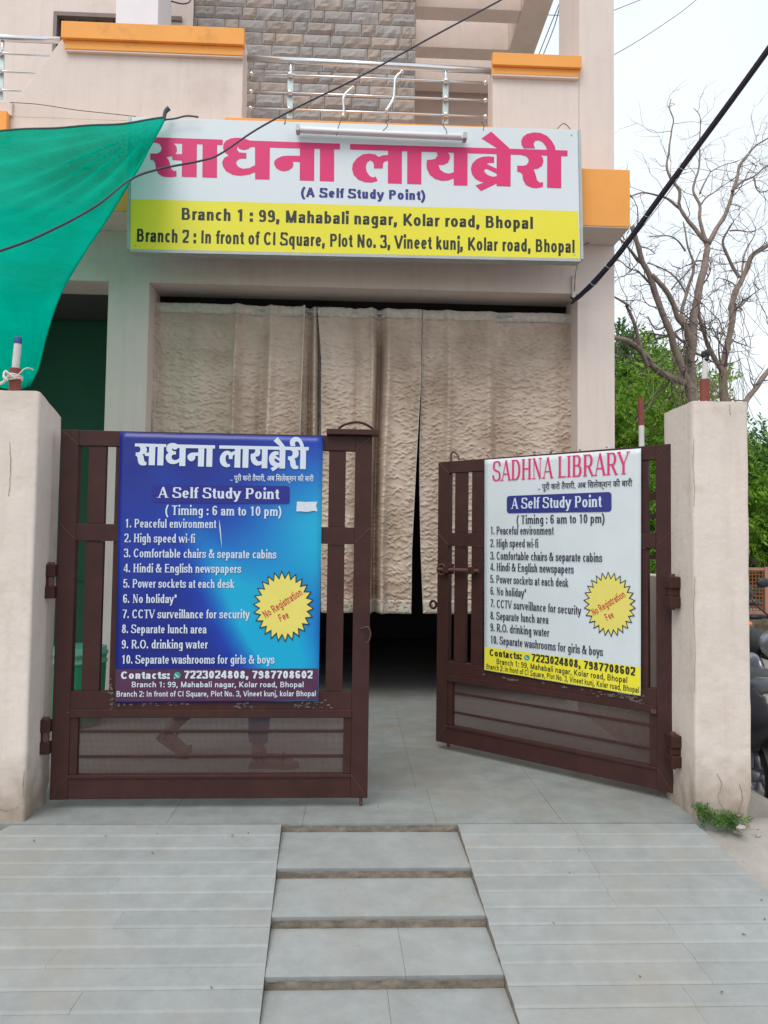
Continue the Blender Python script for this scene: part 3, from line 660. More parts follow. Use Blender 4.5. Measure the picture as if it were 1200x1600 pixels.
M_stone2 = mat('grey_split_stone', (.33, .30, .285), .85, var=.15, vs=14, bump=.007, bs=28, rnd=.13)
def stone_mesh(L, H, seed):
    rg = random.Random(seed); nx, nz = (9, 4) if L > .2 else (5, 4); mb = MB(); V = []
    for j in range(nz + 1):
        for i in range(nx + 1):
            u, v = i / nx, j / nz; edge = min(u, 1 - u, v, 1 - v)
            d = 0 if edge == 0 else .014 + .022 * noise.noise((u * L * 15 + seed * 5, v * H * 16, seed)) + .006 * abs(noise.noise((u * L * 40, v * H * 60, seed)))
            V.append(((u - .5) * L, -d, (v - .5) * H))
    mb.v = V + [((sx - .5) * L, .03, (sz - .5) * H) for sz in (0, 1) for sx in (0, 1)]
    for j in range(nz):
        for i in range(nx): a = j * (nx + 1) + i; mb.f.append((a, a + 1, a + nx + 2, a + nx + 1)); mb.m.append(0)
    n0 = (nx + 1) * (nz + 1); c = [0, nx, nz * (nx + 1), n0 - 1]
    for a, b in ((0, 1), (1, 3), (3, 2), (2, 0)): mb.f.append((c[a], c[b], n0 + b, n0 + a)); mb.m.append(0)
    me = bpy.data.meshes.new('stone'); me.from_pydata(mb.v, [], mb.f); me.materials.append(M_stone); return me
RH, LL, LS = .122, .262, .131
variants = {L: [stone_mesh(L - .005, RH - .005, s) for s in range(7)] for L in (LL, LS)}
for vs in variants.values():
    for me in vs[::2]: me.materials[0] = M_stone2
rg = random.Random(5); zrow = Z_fl + .30; row = 0
while zrow < 6.75:
    x = xs0 + .003 - (row * .095) % .39; pat = row
    while x < xs1 - .01:
        L = LS if pat % 3 == 0 else LL; pat += 1
        a, b = max(x, xs0 + .003), min(x + L, xs1 - .001)
        if b - a > .03:
            o = bpy.data.objects.new('stone', rg.choice(variants[L])); COL.objects.link(o); o.parent = sw
            o.location = ((a + b) / 2, YS + .022 - YW, zrow + RH / 2); o.scale = ((b - a) / L, 1, 1); WM[o.name] = Matrix.Identity(4)
            o.scale.z = rg.choice((1, 1)); 
        x += L
    zrow += RH; row += 1
# open terrace roof at right: beams seen from below
dbx0, dbx1 = 0, 0
ZB = 1.165 + (855 - 29) * 7.9 / 1155
def zy(py, Y): return at(700, py, Y=Y).z
Yb = [(7.72, 7.92), (8.36, 8.56), (9.0, 9.2)]
zb = at(700, 20, Y=7.82).z
zb2 = at(700, 86, Y=8.46).z
zb = (zb + zb2) / 2
xdb0 = at(795, 79, z=zb).x; xdb1 = at(835, 82, z=zb).x
for (a, b) in Yb: MB().box(xs1 - .2, xdb0 - .002, a, b, zb, zb + .48).build('roof_beam', M_wall, house, bevel=.004)
MB().box(xdb0, xdb1, 5.95, 12, zb - .004, zb + .5).build('roof_beam', M_wall, house, bevel=.004)
for (a, b) in ((6.5, 6.7), (7.1, 7.3)): MB().box(xs1 - .2, xdb0 - .002, a, b, zb, zb + .48).build('roof_beam', M_wall, house, bevel=.004)
zq = at(700, 138, Y=9.9).z
m = MB().box(xs1 - .3, xdb1, 9.9, 10.05, zq, zb - .005)
fb = m.build('far_wall', M_wall, house)
m = MB()
for i in range(16): x = xs1 + .1 + i * .085; m.box(x, x + .012, 9.885, 9.899, zq + .02, zq + .32)
m.build('louvre', M_wall, fb)
MB().box(xs1 - .3, xdb1, 9.3, 9.5, Z_fl - .06, zq + .04).build('inner_parapet', M_beamunder, house)
MB().box(xs1 - .14, xs1 - .002, YS + .201, 9.3, Z_fl - .06, zb + .48).build('upper_side_wall', M_wall, house)

# ---------------------------------------------------------------- stainless steel railings on the terrace
def railing(label, xL, xR, hz, rz, posts, ends):
    Yr = YW + .08
    t = thing('terrace_railing', (xL, Yr, Z_fl), 0, label, 'railing')
    MB().tube([(xL, Yr, hz[0]), (xR, Yr, hz[1])], .024, 14).build('handrail', M_steel, t, smooth=True)
    for z in rz:
        b = MB().tube([(xL + (.04 if ends[0] else 0), Yr - .03, z), (xR - (.04 if ends[1] else 0), Yr - .03, z)], .0085, 8).build('rail', M_steel, t, smooth=True)
        for use, ex in ((ends[0], xL + .04), (ends[1], xR - .04)):
            if use: MB().ball((ex, Yr - .03, z), .017, 10).build('end_ball', M_steel, b, smooth=True)
    for x in posts:
        p = MB().box(x - .022, x + .022, Yr - .016, Yr - .008, rz[-1] - .06, rz[0] + .03).build('post', M_frost, t, bevel=.002)
        MB().tube([(x, Yr - .01, rz[0]), (x, Yr, hz[0] - .01)], .012, 8).build('stem', M_steel, p, smooth=True)
        for z in rz: MB().ball((x, Yr - .036, z), .022, 12).build('clamp', M_steel, p, smooth=True)
    return t
Yr = YW + .08
r1 = railing('stainless steel railing above the sign between the two orange-capped parapets', at(386, 90, Y=Yr).x, at(766, 112, Y=Yr).x,
             (at(386, 91, Y=Yr).z, at(766, 111, Y=Yr).z), [at(570, 126, Y=Yr).z, at(570, 153.5, Y=Yr).z, at(570, 179, Y=Yr).z],
             [at(454, 130, Y=Yr).x, at(696, 140, Y=Yr).x], (1, 1))
railing('stainless steel railing at the far left behind the green net', at(-160, 60, Y=Yr).x, at(94, 68, Y=Yr).x,
        (at(40, 61, Y=Yr).z,) * 2, [at(40, 89, Y=Yr).z, at(40, 117, Y=Yr).z, at(40, 146, Y=Yr).z], [at(4, 80, Y=Yr).x, at(-120, 80, Y=Yr).x], (0, 0))
def px3(pts, Y): return [at(x, y, Y=Y) for x, y in pts]
for pts, lab in (([(551, 137), (541, 145), (536, 155), (537, 170), (536, 181)], 'small curved steel rod hooked on the railing, nearer its middle post gap'),
                 ([(628, 112), (618, 122), (616, 140), (614, 155), (604, 172)], 'longer S-curved steel rod hooked on the railing, right of the short one')):
    P = px3(smooth_path([(a, b, 0) for a, b in pts]) and [(q.x, q.y) for q in smooth_path([(a, b, 0) for a, b in pts])], Yr - .06)
    t = thing('curved_rod', P[-1], 0, lab, 'steel rod', 'curved rods hooked on the terrace railing')
    MB().tube(P, .0085, 8).build('rod', M_steel, t, smooth=True); MB().ball(P[0], .014, 10).build('tip_ball', M_steel, t, smooth=True)
    MB().ball(P[-1], .014, 10).build('tip_ball', M_steel, t, smooth=True)

# ---------------------------------------------------------------- the big sign board
YSG = 4.98
sg = Surface((0, YSG, 0), (1, 0, 0), (0, -1, 0))
TL, TR, BL, BR = sg.px(205, 183), sg.px(903, 203), sg.px(203, 390), sg.px(907, 405)
sign = thing('shop_sign', ((TL.x + TR.x) / 2, YSG, BL.z), 0, 'wide white and yellow flex sign board with big pink Hindi lettering on the house front', 'sign')
MB().prism([TL, TR, BR, BL], (0, .07, 0)).build('board', M_board, sign, bevel=.002)
y0, y1 = sg.px(203, 311), sg.px(904, 330)
off = Vector((0, -.0012, 0))
e = .004
MB().face([y0 + off + Vector((e, 0, 0)), y1 + off - Vector((e, 0, 0)), BR + off + Vector((-e, 0, e)), BL + off + Vector((e, 0, e))]).build('yellow_band', M_yellow, sign)
fr = MB()
for a, b in ((TL, BL), (TR, BR)):
    s = -1 if a is TL else 1
    fr.prism([a + Vector((s * .001, -.004, 0)), a + Vector((s * .020, -.004, 0)), b + Vector((s * .020, -.004, 0)), b + Vector((s * .001, -.004, 0))], (0, .075, 0))
fr.prism([BL + Vector((0, -.006, -.001)), BR + Vector((0, -.006, -.001)), BR + Vector((0, -.006, -.018)), BL + Vector((0, -.006, -.018))], (0, .08, 0))
fr.build('edge_trim', M_edge, sign)
print_poly(sg, HEAD, M_pink, sign, .0014, 'heading')
print_line(sg, '(A Self Study Point)', (470, 307.6), (665, 312.9), 14.5, 'wide', M_navy, sign)
print_line(sg, 'Branch 1 : 99, Mahabali nagar, Kolar road, Bhopal', (281.6, 343.6), (833, 358), 19, 'bold', M_ink, sign)
print_line(sg, 'Branch 2 : In front of CI Square, Plot No. 3, Vineet kunj, Kolar road, Bhopal', (212, 377.8), (898, 395.4), 20.5, 'bold', M_ink, sign)
for x, y in ((213, 197), (893, 211), (212, 384), (897, 398)):
    p = sg.px(x, y); MB().lathe([(0, -.004), (.006, -.003), (.006, 0)], p, 'Y', 8).build('screw', M_edge, sign)
# tube light wired along the top of the sign
Yt = YSG - .055
a, b = at(464, 201, Y=Yt), at(725, 213, Y=Yt)
tl = thing('tube_light', a, 0, 'white tube light batten wired along the top edge of the big sign', 'tube light')
d = (b - a).normalized(); up = Vector((-d.z, 0, d.x))
MB().prism([a + up * .018, b + up * .018, b - up * .014, a - up * .014], (0, .035, 0)).build('batten', M_tube, tl, bevel=.003)
MB().tube([a + d * .02 + Vector((0, -.016, -.014)), b - d * .02 + Vector((0, -.016, -.014))], .013, 12).build('tube', M_white, tl, smooth=True)
for q, nm in ((a, 1), (b, -1)): MB().box(q.x - .006, q.x + .018 * 1, q.y - .03, q.y + .034, q.z - .028, q.z + .016).build('end_holder', M_edge, tl, bevel=.002)
for pts in (((536, 182), (531, 192), (527, 204), (526, 212)), ((696, 187), (692, 195), (698, 205), (697, 216)), ((598, 205), (606, 196), (602, 190), (612, 186)), ((752, 190), (756, 196), (755, 204)), ((871, 201), (880, 193), (887, 197), (891, 202)), ((442, 184), (446, 188), (444, 194), (447, 192))):
    P = [at(x, y, Y=Yt - .02) for x, y in pts]
    tag(MB().tube(smooth_path(P, 4), .003, 5).build('tie_wire', M_twig), 'rusty tie wire on top of the sign near %s' % {536: 'the middle rod', 696: 'the right end of the tube light', 598: 'the tube light middle', 752: 'the right parapet corner', 871: 'the top right corner of the board', 442: 'the left railing post'}[pts[0][0]], 'wire', 'tie wires on the sign')
# fuse strip under the orange band
t = thing('conduit_strip', at(913, 361, Y=5.25), 0, 'short grey conduit strip fixed under the right end of the orange band', 'conduit')
P0, P1 = at(913, 361, Y=5.25), at(960, 364, Y=5.25)
MB().box(P0.x, P1.x, 5.235, 5.262, P0.z - .014, P0.z + .012).build('strip', M_edge, t, bevel=.003); 

# ---------------------------------------------------------------- curtains hung across the opening
YC = 5.56
M_cur = bpy.data.materials.new('puckered_curtain'); M_cur.use_nodes = True
n = M_cur.node_tree; b = n.nodes['Principled BSDF']; b.inputs['Roughness'].default_value = .9; b.inputs['Specular IOR Level'].default_value = .15
tcn = n.nodes.new('ShaderNodeTexCoord')
def nd(t, **k):
    q = n.nodes.new(t)
    for a, v in k.items(): q.inputs[a].default_value = v
    return q
mp = nd('ShaderNodeMapping'); mp.inputs['Scale'].default_value = (12, 0.0, 40)
n.links.new(tcn.outputs['Object'], mp.inputs[0])
wn = nd('ShaderNodeTexNoise', Scale=3.0, Detail=2); n.links.new(mp.outputs[0], wn.inputs['Vector'])
ad = n.nodes.new('ShaderNodeVectorMath'); ad.operation = 'MULTIPLY_ADD'; ad.inputs[1].default_value = (.6, 0, .9)
n.links.new(wn.outputs['Color'], ad.inputs[0]); n.links.new(mp.outputs[0], ad.inputs[2])
vn = nd('ShaderNodeTexNoise', Scale=1.0, Detail=3, Roughness=.55, Distortion=1.2); n.links.new(ad.outputs[0], vn.inputs['Vector'])
bp = nd('ShaderNodeBump', Strength=.5, Distance=.004); n.links.new(vn.outputs['Fac'], bp.inputs['Height']); n.links.new(bp.outputs[0], b.inputs['Normal'])
big = nd('ShaderNodeTexNoise', Scale=2.6, Detail=5, Roughness=.6); n.links.new(tcn.outputs['Object'], big.inputs['Vector'])
cm = n.nodes.new('ShaderNodeValToRGB'); cm.color_ramp.elements[0].position = .3; cm.color_ramp.elements[0].color = (.41, .305, .235, 1); cm.color_ramp.elements[1].position = .62; cm.color_ramp.elements[1].color = (.62, .495, .405, 1)
n.links.new(big.outputs['Fac'], cm.inputs[0])
# brown water stains towards the middle bottom
st = nd('ShaderNodeTexNoise', Scale=7.0, Detail=8, Roughness=.7); n.links.new(tcn.outputs['Object'], st.inputs['Vector'])
sx = n.nodes.new('ShaderNodeSeparateXYZ'); n.links.new(tcn.outputs['Object'], sx.inputs[0])
gz = n.nodes.new('ShaderNodeMapRange'); gz.inputs[1].default_value = 1.35; gz.inputs[2].default_value = .6; n.links.new(sx.outputs['Z'], gz.inputs[0])
sm = n.nodes.new('ShaderNodeMath'); sm.operation = 'MULTIPLY'; sr = n.nodes.new('ShaderNodeMapRange'); sr.inputs[1].default_value = .42; sr.inputs[2].default_value = .62
n.links.new(st.outputs['Fac'], sr.inputs[0]); gx2 = n.nodes.new('ShaderNodeMath'); gx2.operation = 'MULTIPLY_ADD'; gx2.inputs[1].default_value = -2.2; gx2.inputs[2].default_value = 1.15; gxa = n.nodes.new('ShaderNodeMath'); gxa.operation = 'ABSOLUTE'; n.links.new(sx.outputs['X'], gxa.inputs[0]); n.links.new(gxa.outputs[0], gx2.inputs[0]); gx2.use_clamp = True; g3 = n.nodes.new('ShaderNodeMath'); g3.operation = 'MULTIPLY'; n.links.new(gz.outputs[0], g3.inputs[0]); n.links.new(gx2.outputs[0], g3.inputs[1])
n.links.new(sr.outputs[0], sm.inputs[0]); n.links.new(g3.outputs[0], sm.inputs[1])
mxs = n.nodes.new('ShaderNodeMixRGB'); n.links.new(sm.outputs[0], mxs.inputs[0]); n.links.new(cm.outputs[0], mxs.inputs[1]); mxs.inputs[2].default_value = (.235, .125, .07, 1)
n.links.new(mxs.outputs[0], b.inputs['Base Color'])
M_hem = mat('pale_curtain_lining', (.55, .50, .43), .9, var=.22, vs=26, bump=.006, bs=38)

# height field of the puckers woven into the cloth: short wavy ridges, soft above and undercut below
PG = .005; PXN, PZN = 650, 530
PUCK = np.zeros((PZN, PXN)); rgp = np.random.default_rng(11)
for _k in range(9000):
    cx_, cz_ = rgp.uniform(0, PXN * PG), rgp.uniform(0, PZN * PG); hl = rgp.uniform(.010, .032); am = rgp.uniform(.45, 1.0) * .0155
    i0, i1 = max(0, int((cx_ - hl * 1.6) / PG)), min(PXN, int((cx_ + hl * 1.6) / PG) + 1); j0, j1 = max(0, int((cz_ - .05) / PG)), min(PZN, int((cz_ + .05) / PG) + 1)
    if i1 <= i0 or j1 <= j0: continue
    xx = np.arange(i0, i1) * PG - cx_; zz = np.arange(j0, j1)[:, None] * PG - cz_
    zz = zz - .006 * np.sin(xx * rgp.uniform(60, 130) + rgp.uniform(0, 6)) - rgp.uniform(-.12, .12) * xx
    PUCK[j0:j1, i0:i1] = np.maximum(PUCK[j0:j1, i0:i1], am * np.exp(-(xx / hl) ** 2) * np.where(zz > 0, np.exp(-(zz / .0115) ** 2), np.exp(-(zz / .0045) ** 2)))
def pucker(x, z):
    i = (x + 1.6) / PG; j = (z - .38) / PG
    i = min(max(i, 0), PXN - 1.001); j = min(max(j, 0), PZN - 1.001); a, b_ = int(i), int(j); fi, fj = i - a, j - b_
    return (PUCK[b_, a] * (1 - fi) + PUCK[b_, a + 1] * fi) * (1 - fj) + (PUCK[b_ + 1, a] * (1 - fi) + PUCK[b_ + 1, a + 1] * fi) * fj
zc_top = lambda x: at(x, lerp(475, 491, (x - 238) / 657), Y=YC).z
z_bot = at(600, 957, Y=YC).z
def curtain(label, Ledge, Redge, folds, seed, dy=0.):
    """Ledge/Redge: [(photo y, photo x)]; folds: [(photo x, width px, depth m, side)]"""
    ztop = at(565, 484, Y=YC).z
    Lx = [(at(x, y, Y=YC).z, at(x, y, Y=YC).x) for y, x in reversed(Ledge)]; Rx = [(at(x, y, Y=YC).z, at(x, y, Y=YC).x) for y, x in reversed(Redge)]
    X0, X1 = interp(Lx, ztop), interp(Rx, ztop)
    fx = [((at(x, 600, Y=YC).x - X0) / (X1 - X0), wd / F * YC / (X1 - X0), dp) for x, wd, dp in folds]
    def fn(u, v, out=0., vz=None):
        z = lerp(z_bot, ztop, v); x = lerp(interp(Lx, z), interp(Rx, z), u)
        y = YC + dy; k = .35 + .65 * min(1, (1 - v) * 4)
        for c, wd, dp in fx:
            q = (u - c + .006 * math.sin(v * 5 + c * 9)) / wd
            y += -dp * 2.3 * k * math.exp(-q * q) * (1 + .5 * math.tanh(q * 3))
        y += .012 * noise.noise((u * 5 * (X1 - X0), v * .7, seed)) * (1.3 - v) + .022 * min(1, (1 - v) * 5) * noise.noise((u * 9 * (X1 - X0), v * .8, seed + 4)) + .004 * noise.noise((u * 20 * (X1 - X0), v * 3, seed + 4))
        if u < .02 or u > .98: y -= .006
        return Vector((x, y - out, z))
    t = thing('curtain', ((X0 + X1) / 2, YC + dy, z_bot), 0, label, 'curtain', 'curtains across the house opening')
    WM[t.name] = Matrix.Identity(4); t.location = (0, 0, 0)
    nu = max(24, int((X1 - X0) * 130))
    MB().grid(lambda u, v: (lambda p: Vector((p.x, p.y - pucker(p.x, p.z), p.z)))(fn(u, v)), int((X1 - X0) / PG), int((ztop - z_bot) / PG)).build('cloth', M_cur, t, smooth=True)
    hb = (zc_top(300) - at(300, 490, Y=YC).z) / (ztop - z_bot)
    MB().grid(lambda u, v: fn(u, lerp(1 - hb, 1.004, v), .006 + .009 * math.sin(v * math.pi) + .007 * noise.noise((u * 30 * (X1 - X0), v * 3, seed))), nu * 3, 6).build('rod_pocket', M_hem, t, smooth=True, solid=.002)
    MB().grid(lambda u, v: fn(u, lerp(-.002, .042, v), .006 + .006 * noise.noise((u * 50 * (X1 - X0), v * 3, seed + 2))), nu * 3, 5).build('bottom_hem', M_hem, t, smooth=True, solid=.002)
    # bright stitched side seam
    for uu in (.004, .996): MB().tube([fn(uu, k / 30, .004) for k in range(31)], .004, 5).build('seam', M_hem, t, smooth=True)
curtain('left beige curtain behind the blue poster, tucked against the left jamb', [(475, 238), (700, 239), (957, 243)], [(475, 478), (700, 470), (957, 468)],
        [(300, 22, .012), (367, 8, .04), (402, 20, -.03), (418, 10, .035), (445, 20, -.012), (474, 5, .03)], 1, -.012)
curtain('narrow dark-creased beige curtain strip gathered between the left and middle curtains', [(475, 470), (957, 466)], [(475, 500), (957, 500)], [(480, 5, -.03), (488, 5, .03), (496, 6, -.02)], 8, .02)
curtain('middle beige curtain with brown stained foot and deep folds, left of the slit', [(475, 496), (560, 502), (957, 502)], [(475, 659), (600, 657), (720, 650), (860, 643), (957, 642)],
        [(510, 20, .014), (552, 9, -.014), (577, 7, .04), (588, 8, -.05), (601, 9, .025), (640, 20, .016)], 3, .0)
curtain('right beige curtain, the widest flat panel reaching the right column', [(475, 660), (600, 658), (700, 655), (760, 655), (860, 657), (957, 661)], [(475, 894), (700, 896), (957, 896)],
        [(697, 9, .022), (760, 14, .022), (775, 20, -.018), (850, 30, .012)], 5, .006)
rod = MB().tube([(X_ol - .0, YC + .004, at(565, 489, Y=YC).z), (X_or, YC + .004, at(565, 489, Y=YC).z)], .010, 8).build('curtain_rod', M_edge, smooth=True)
tag(rod, 'thin metal rod carrying the beige curtains under the lintel', 'rod')

# ---------------------------------------------------------------- gate pillars
def pillar(label, x0, x1, y0, y1, z1, chip):
    t = thing('gate_pillar', ((x0 + x1) / 2, (y0 + y1) / 2, 0), 0, label, 'gate pillar', 'gate pillars')
    bm = bmesh.new(); bmesh.ops.create_cube(bm, size=1)
    bmesh.ops.subdivide_edges(bm, edges=bm.edges[:], cuts=26, use_grid_fill=True)
    cx, cy = (x0 + x1) / 2, (y0 + y1) / 2
    for v in bm.verts:
        p = Vector((cx + v.co.x * (x1 - x0), cy + v.co.y * (y1 - y0), lerp(-.2, z1, v.co.z + .5)))
        e = sum(1 for q in (abs(v.co.x), abs(v.co.y)) if q > .499)
        nn = noise.noise((p.x * 9, p.y * 9, p.z * 6)); dx = .0025 * nn
        if e == 2: dx -= .004 + .007 * max(0, noise.noise((p.x, p.y, p.z * 14)))
        if p.z < .14: dx -= .028 * max(0, .25 + noise.noise((p.x * 14, p.y * 14, p.z * 22))) * (1 - p.z / .14) ** .6
        k = Vector((v.co.x, v.co.y, 0)); p += k.normalized() * dx if k.length else Vector()
        if v.co.z > .499: p.z += .004 * noise.noise((p.x * 12, p.y * 12, 3)) - (chip * max(0, (p.y - y0) / (y1 - y0)) if p.x > cx - .02 else chip * .3 * max(0, (p.y - y0) / (y1 - y0)))
        v.co = p - Vector(t.location)
    me = bpy.data.meshes.new('pillar_shaft'); bm.to_mesh(me); bm.free(); me.materials.append(M_pillar); me.polygons.foreach_set('use_smooth', [True] * len(me.polygons))
    o = bpy.data.objects.new('pillar_shaft', me); COL.objects.link(o); o.parent = t
    es = o.modifiers.new('edges', 'EDGE_SPLIT'); es.split_angle = R(50)
    return t
PLX, PRX = -1.358, 1.497
pillar('left cream gate pillar with chipped sloping top and a rope-tied pipe on it', PLX - .30, PLX, 3.2, 3.455, 1.815, .075)
pillar('right cream gate pillar with a flat top and weeds at its foot', PRX, PRX + .25, 3.2, 3.515, 1.833, 0)

# hairline cracks and chips in the pillar plaster
def crack(px_pts, Y, label, r=.0013):
    P = [at(x, y, Y=Y) for x, y in px_pts]; Q = smooth_path(P, 8); Q = [q + Vector((.0035 * noise.noise((q.x * 80, 0, q.z * 45)), 0, 0)) for q in Q]
    m = MB().tube(Q, [r * (.5 + abs(noise.noise((i * .9, Y, 2)))) for i in range(len(Q))], 5); o = m.build('crack', M_cement, smooth=True)
    return o
pil = [o for o in bpy.data.objects if o.name.startswith('gate_pillar')]
for pts, Y, k in (([(1084, 684), (1083, 720), (1085, 760), (1084, 790)], 3.1985, 1), ([(1120, 1208), (1128, 1225), (1122, 1246), (1130, 1262)], 3.1985, 1), ([(1156, 1225), (1160, 1250), (1153, 1272)], 3.1985, 1), ([(1086, 900), (1084, 960), (1086, 1010), (1085, 1080)], 3.1985, 1), ([(1140, 632), (1141, 648)], 3.1985, 1),
                  ([(-10, 1262), (12, 1266), (30, 1261)], 3.1985, 0), ([(38, 1205), (36, 1225), (37, 1246)], 3.1985, 0), ([(15, 690), (17, 730), (13, 775)], 3.1985, 0)):
    o = crack(pts, Y, ''); o.parent = pil[k]; o.matrix_parent_inverse = Matrix.Translation(-Vector(pil[k].location))
# pipes standing on the pillars
def stub(name, label, cat, c, z0, zs, rad, cap):
    t = thing(name, (c[0], c[1], z0), 0, label, cat, 'painted pipe stubs on the gate pillars')
    MB().tube([(c[0], c[1], z0 - .01), (c[0] + .001, c[1], zs[0])], rad[0], 14).build('pipe_base', M_red, t, smooth=False)
    MB().tube([(c[0], c[1], zs[0]), (c[0] + (zs[1] - zs[0]) * .06, c[1], zs[1])], rad[1], 14).build('pipe', M_wpaint, t, smooth=False)
    cc = (c[0] + (zs[1] - zs[0]) * .06, c[1], zs[1])
    if cap == 'blue': MB().lathe([(0, .028), (rad[1] * .8, .027), (rad[1] * 1.08, .02), (rad[1] * 1.08, -.004)], cc, 'Z', 14).build('plug', M_blue, t, smooth=True)
    else:
        m = MB()
        for i in range(9): m.ball((cc[0] + random.uniform(-.008, .008), cc[1] + random.uniform(-.01, .01), cc[2] + random.uniform(-.012, .03)), random.uniform(.010, .017), 6)
        m.build('tape_wrap', M_black, t, smooth=True)
    m = MB().lathe([(rad[0] * 2.0, -.01), (rad[0] * 1.5, .012), (rad[0] * 1.05, .03)], (c[0] - .006, c[1], z0), 'Z', 12)
    m.v = [(x + .004 * noise.noise((x * 90, y * 90, z * 90)), y, z + .01 * noise.noise((x * 60, y * 60, 1))) for x, y, z in m.v]
    m.build('mortar_heap', M_white, t, smooth=True)
    return t
c = at(23, 604, Y=3.32); lp = (c.x, 3.32)
stub('pipe_stub', 'white pipe stub with a blue plug, tied with white rope on the left pillar', 'pipe', lp, 1.80, (at(23, 576, Y=3.32).z, at(27, 536, Y=3.32).z), (.025, .0155), 'blue')
c = at(1101, 622, Y=3.36); rp_ = (c.x, 3.36)
stub('pipe_stub', 'white over red pipe stub with a black taped end on the right pillar', 'pipe', rp_, 1.83, (at(1101, 593, Y=3.36).z, at(1098, 559, Y=3.36).z), (.022, .0125), 'black')
# rope round the left stub
m = MB(); P = []
z0 = at(23, 592, Y=3.3).z
for i in range(60): a = i * .42; P.append((lp[0] + .029 * math.cos(a), lp[1] + .029 * math.sin(a), z0 + .012 * math.sin(i * .21) + i * .0003))
m.tube(P, .0045, 6)
m.tube(smooth_path([(lp[0] + .02, 3.29, z0 + .005), at(36, 578, Y=3.29), at(44, 575, Y=3.30), at(52, 578, Y=3.34)]), .003, 5)
m.tube(smooth_path([(lp[0] - .02, 3.29, z0), at(10, 590, Y=3.27), at(4, 598, Y=3.27), at(-12, 600, Y=3.27)]), .006, 6)
m.tube(smooth_path([(lp[0] + .02, 3.285, z0 - .002), at(14, 584, Y=3.27), at(8, 580, Y=3.27), at(6, 589, Y=3.26), at(12, 594, Y=3.26)]), .005, 6)
tag(m.build('rope', M_rope, smooth=True), 'white rope knotted round the pipe stub on the left pillar', 'rope')
# slim red and white pole behind the right gate leaf, standing on the side wall
cx = at(1003, 660, Y=4.3)
t = thing('marker_pole', (cx.x, 4.3, 1.0), 0, 'slim pole painted red above white standing behind the right gate leaf', 'pole')
zt, zm = at(1002, 622, Y=4.3).z, at(1004, 665, Y=4.3).z
MB().tube([(cx.x, 4.3, 1.02), (cx.x - .003, 4.3, zm)], .016, 12).build('white_length', M_wpaint, t)
MB().tube([(cx.x - .003, 4.3, zm), (cx.x - .008, 4.3, zt)], .0165, 12).build('red_length', M_red, t)
# low side wall with brown rails
sx0 = cx.x - .055
t = thing('side_wall', (sx0, 4.4, 0), 0, 'low cream boundary wall behind the right gate leaf running back to the house', 'wall')
MB().box(sx0, sx0 + .12, 3.53, YW - .003, -.2, 1.03).build('wall_body', M_pillar, t, bevel=.006)
t = thing('side_railing', (sx0 + .05, 4.4, 1.03), 0, 'brown metal railing on top of the low side wall, seen through the right gate', 'railing')
for zz, hh in ((1.13, .012), (1.36, .012), (1.475, .02)): MB().box(sx0 + .04, sx0 + .07, 3.53, YW - .003, zz - hh, zz + hh).build('rail', M_gate, t)
for yy in (3.6, 4.75): MB().box(sx0 + .04, sx0 + .07, yy, yy + .03, 1.03, 1.50).build('post', M_gate, t)

# ---------------------------------------------------------------- gate leaves
M_mesh = bpy.data.materials.new('perforated_sheet'); M_mesh.use_nodes = True
n = M_mesh.node_tree; b = n.nodes['Principled BSDF']; b.inputs['Base Color'].default_value = (.080, .046, .040, 1); b.inputs['Roughness'].default_value = .6
tcn = n.nodes.new('ShaderNodeTexCoord'); sx = n.nodes.new('ShaderNodeSeparateXYZ'); n.links.new(tcn.outputs['Object'], sx.inputs[0])
def wave(o, k):
    a = n.nodes.new('ShaderNodeMath'); a.operation = 'MULTIPLY'; a.inputs[1].default_value = k; n.links.new(o, a.inputs[0])
    s = n.nodes.new('ShaderNodeMath'); s.operation = 'SINE'; n.links.new(a.outputs[0], s.inputs[0]); return s.outputs[0]
K = 2 * math.pi / .0105
mu = n.nodes.new('ShaderNodeMath'); mu.operation = 'MULTIPLY'; n.links.new(wave(sx.outputs['X'], K), mu.inputs[0]); n.links.new(wave(sx.outputs['Z'], K), mu.inputs[1])
ab = n.nodes.new('ShaderNodeMath'); ab.operation = 'ABSOLUTE'; n.links.new(mu.outputs[0], ab.inputs[0])
gt = n.nodes.new('ShaderNodeMath'); gt.operation = 'LESS_THAN'; gt.inputs[1].default_value = .57; n.links.new(ab.outputs[0], gt.inputs[0])
n.links.new(gt.outputs[0], b.inputs['Alpha'])
H = 1.634
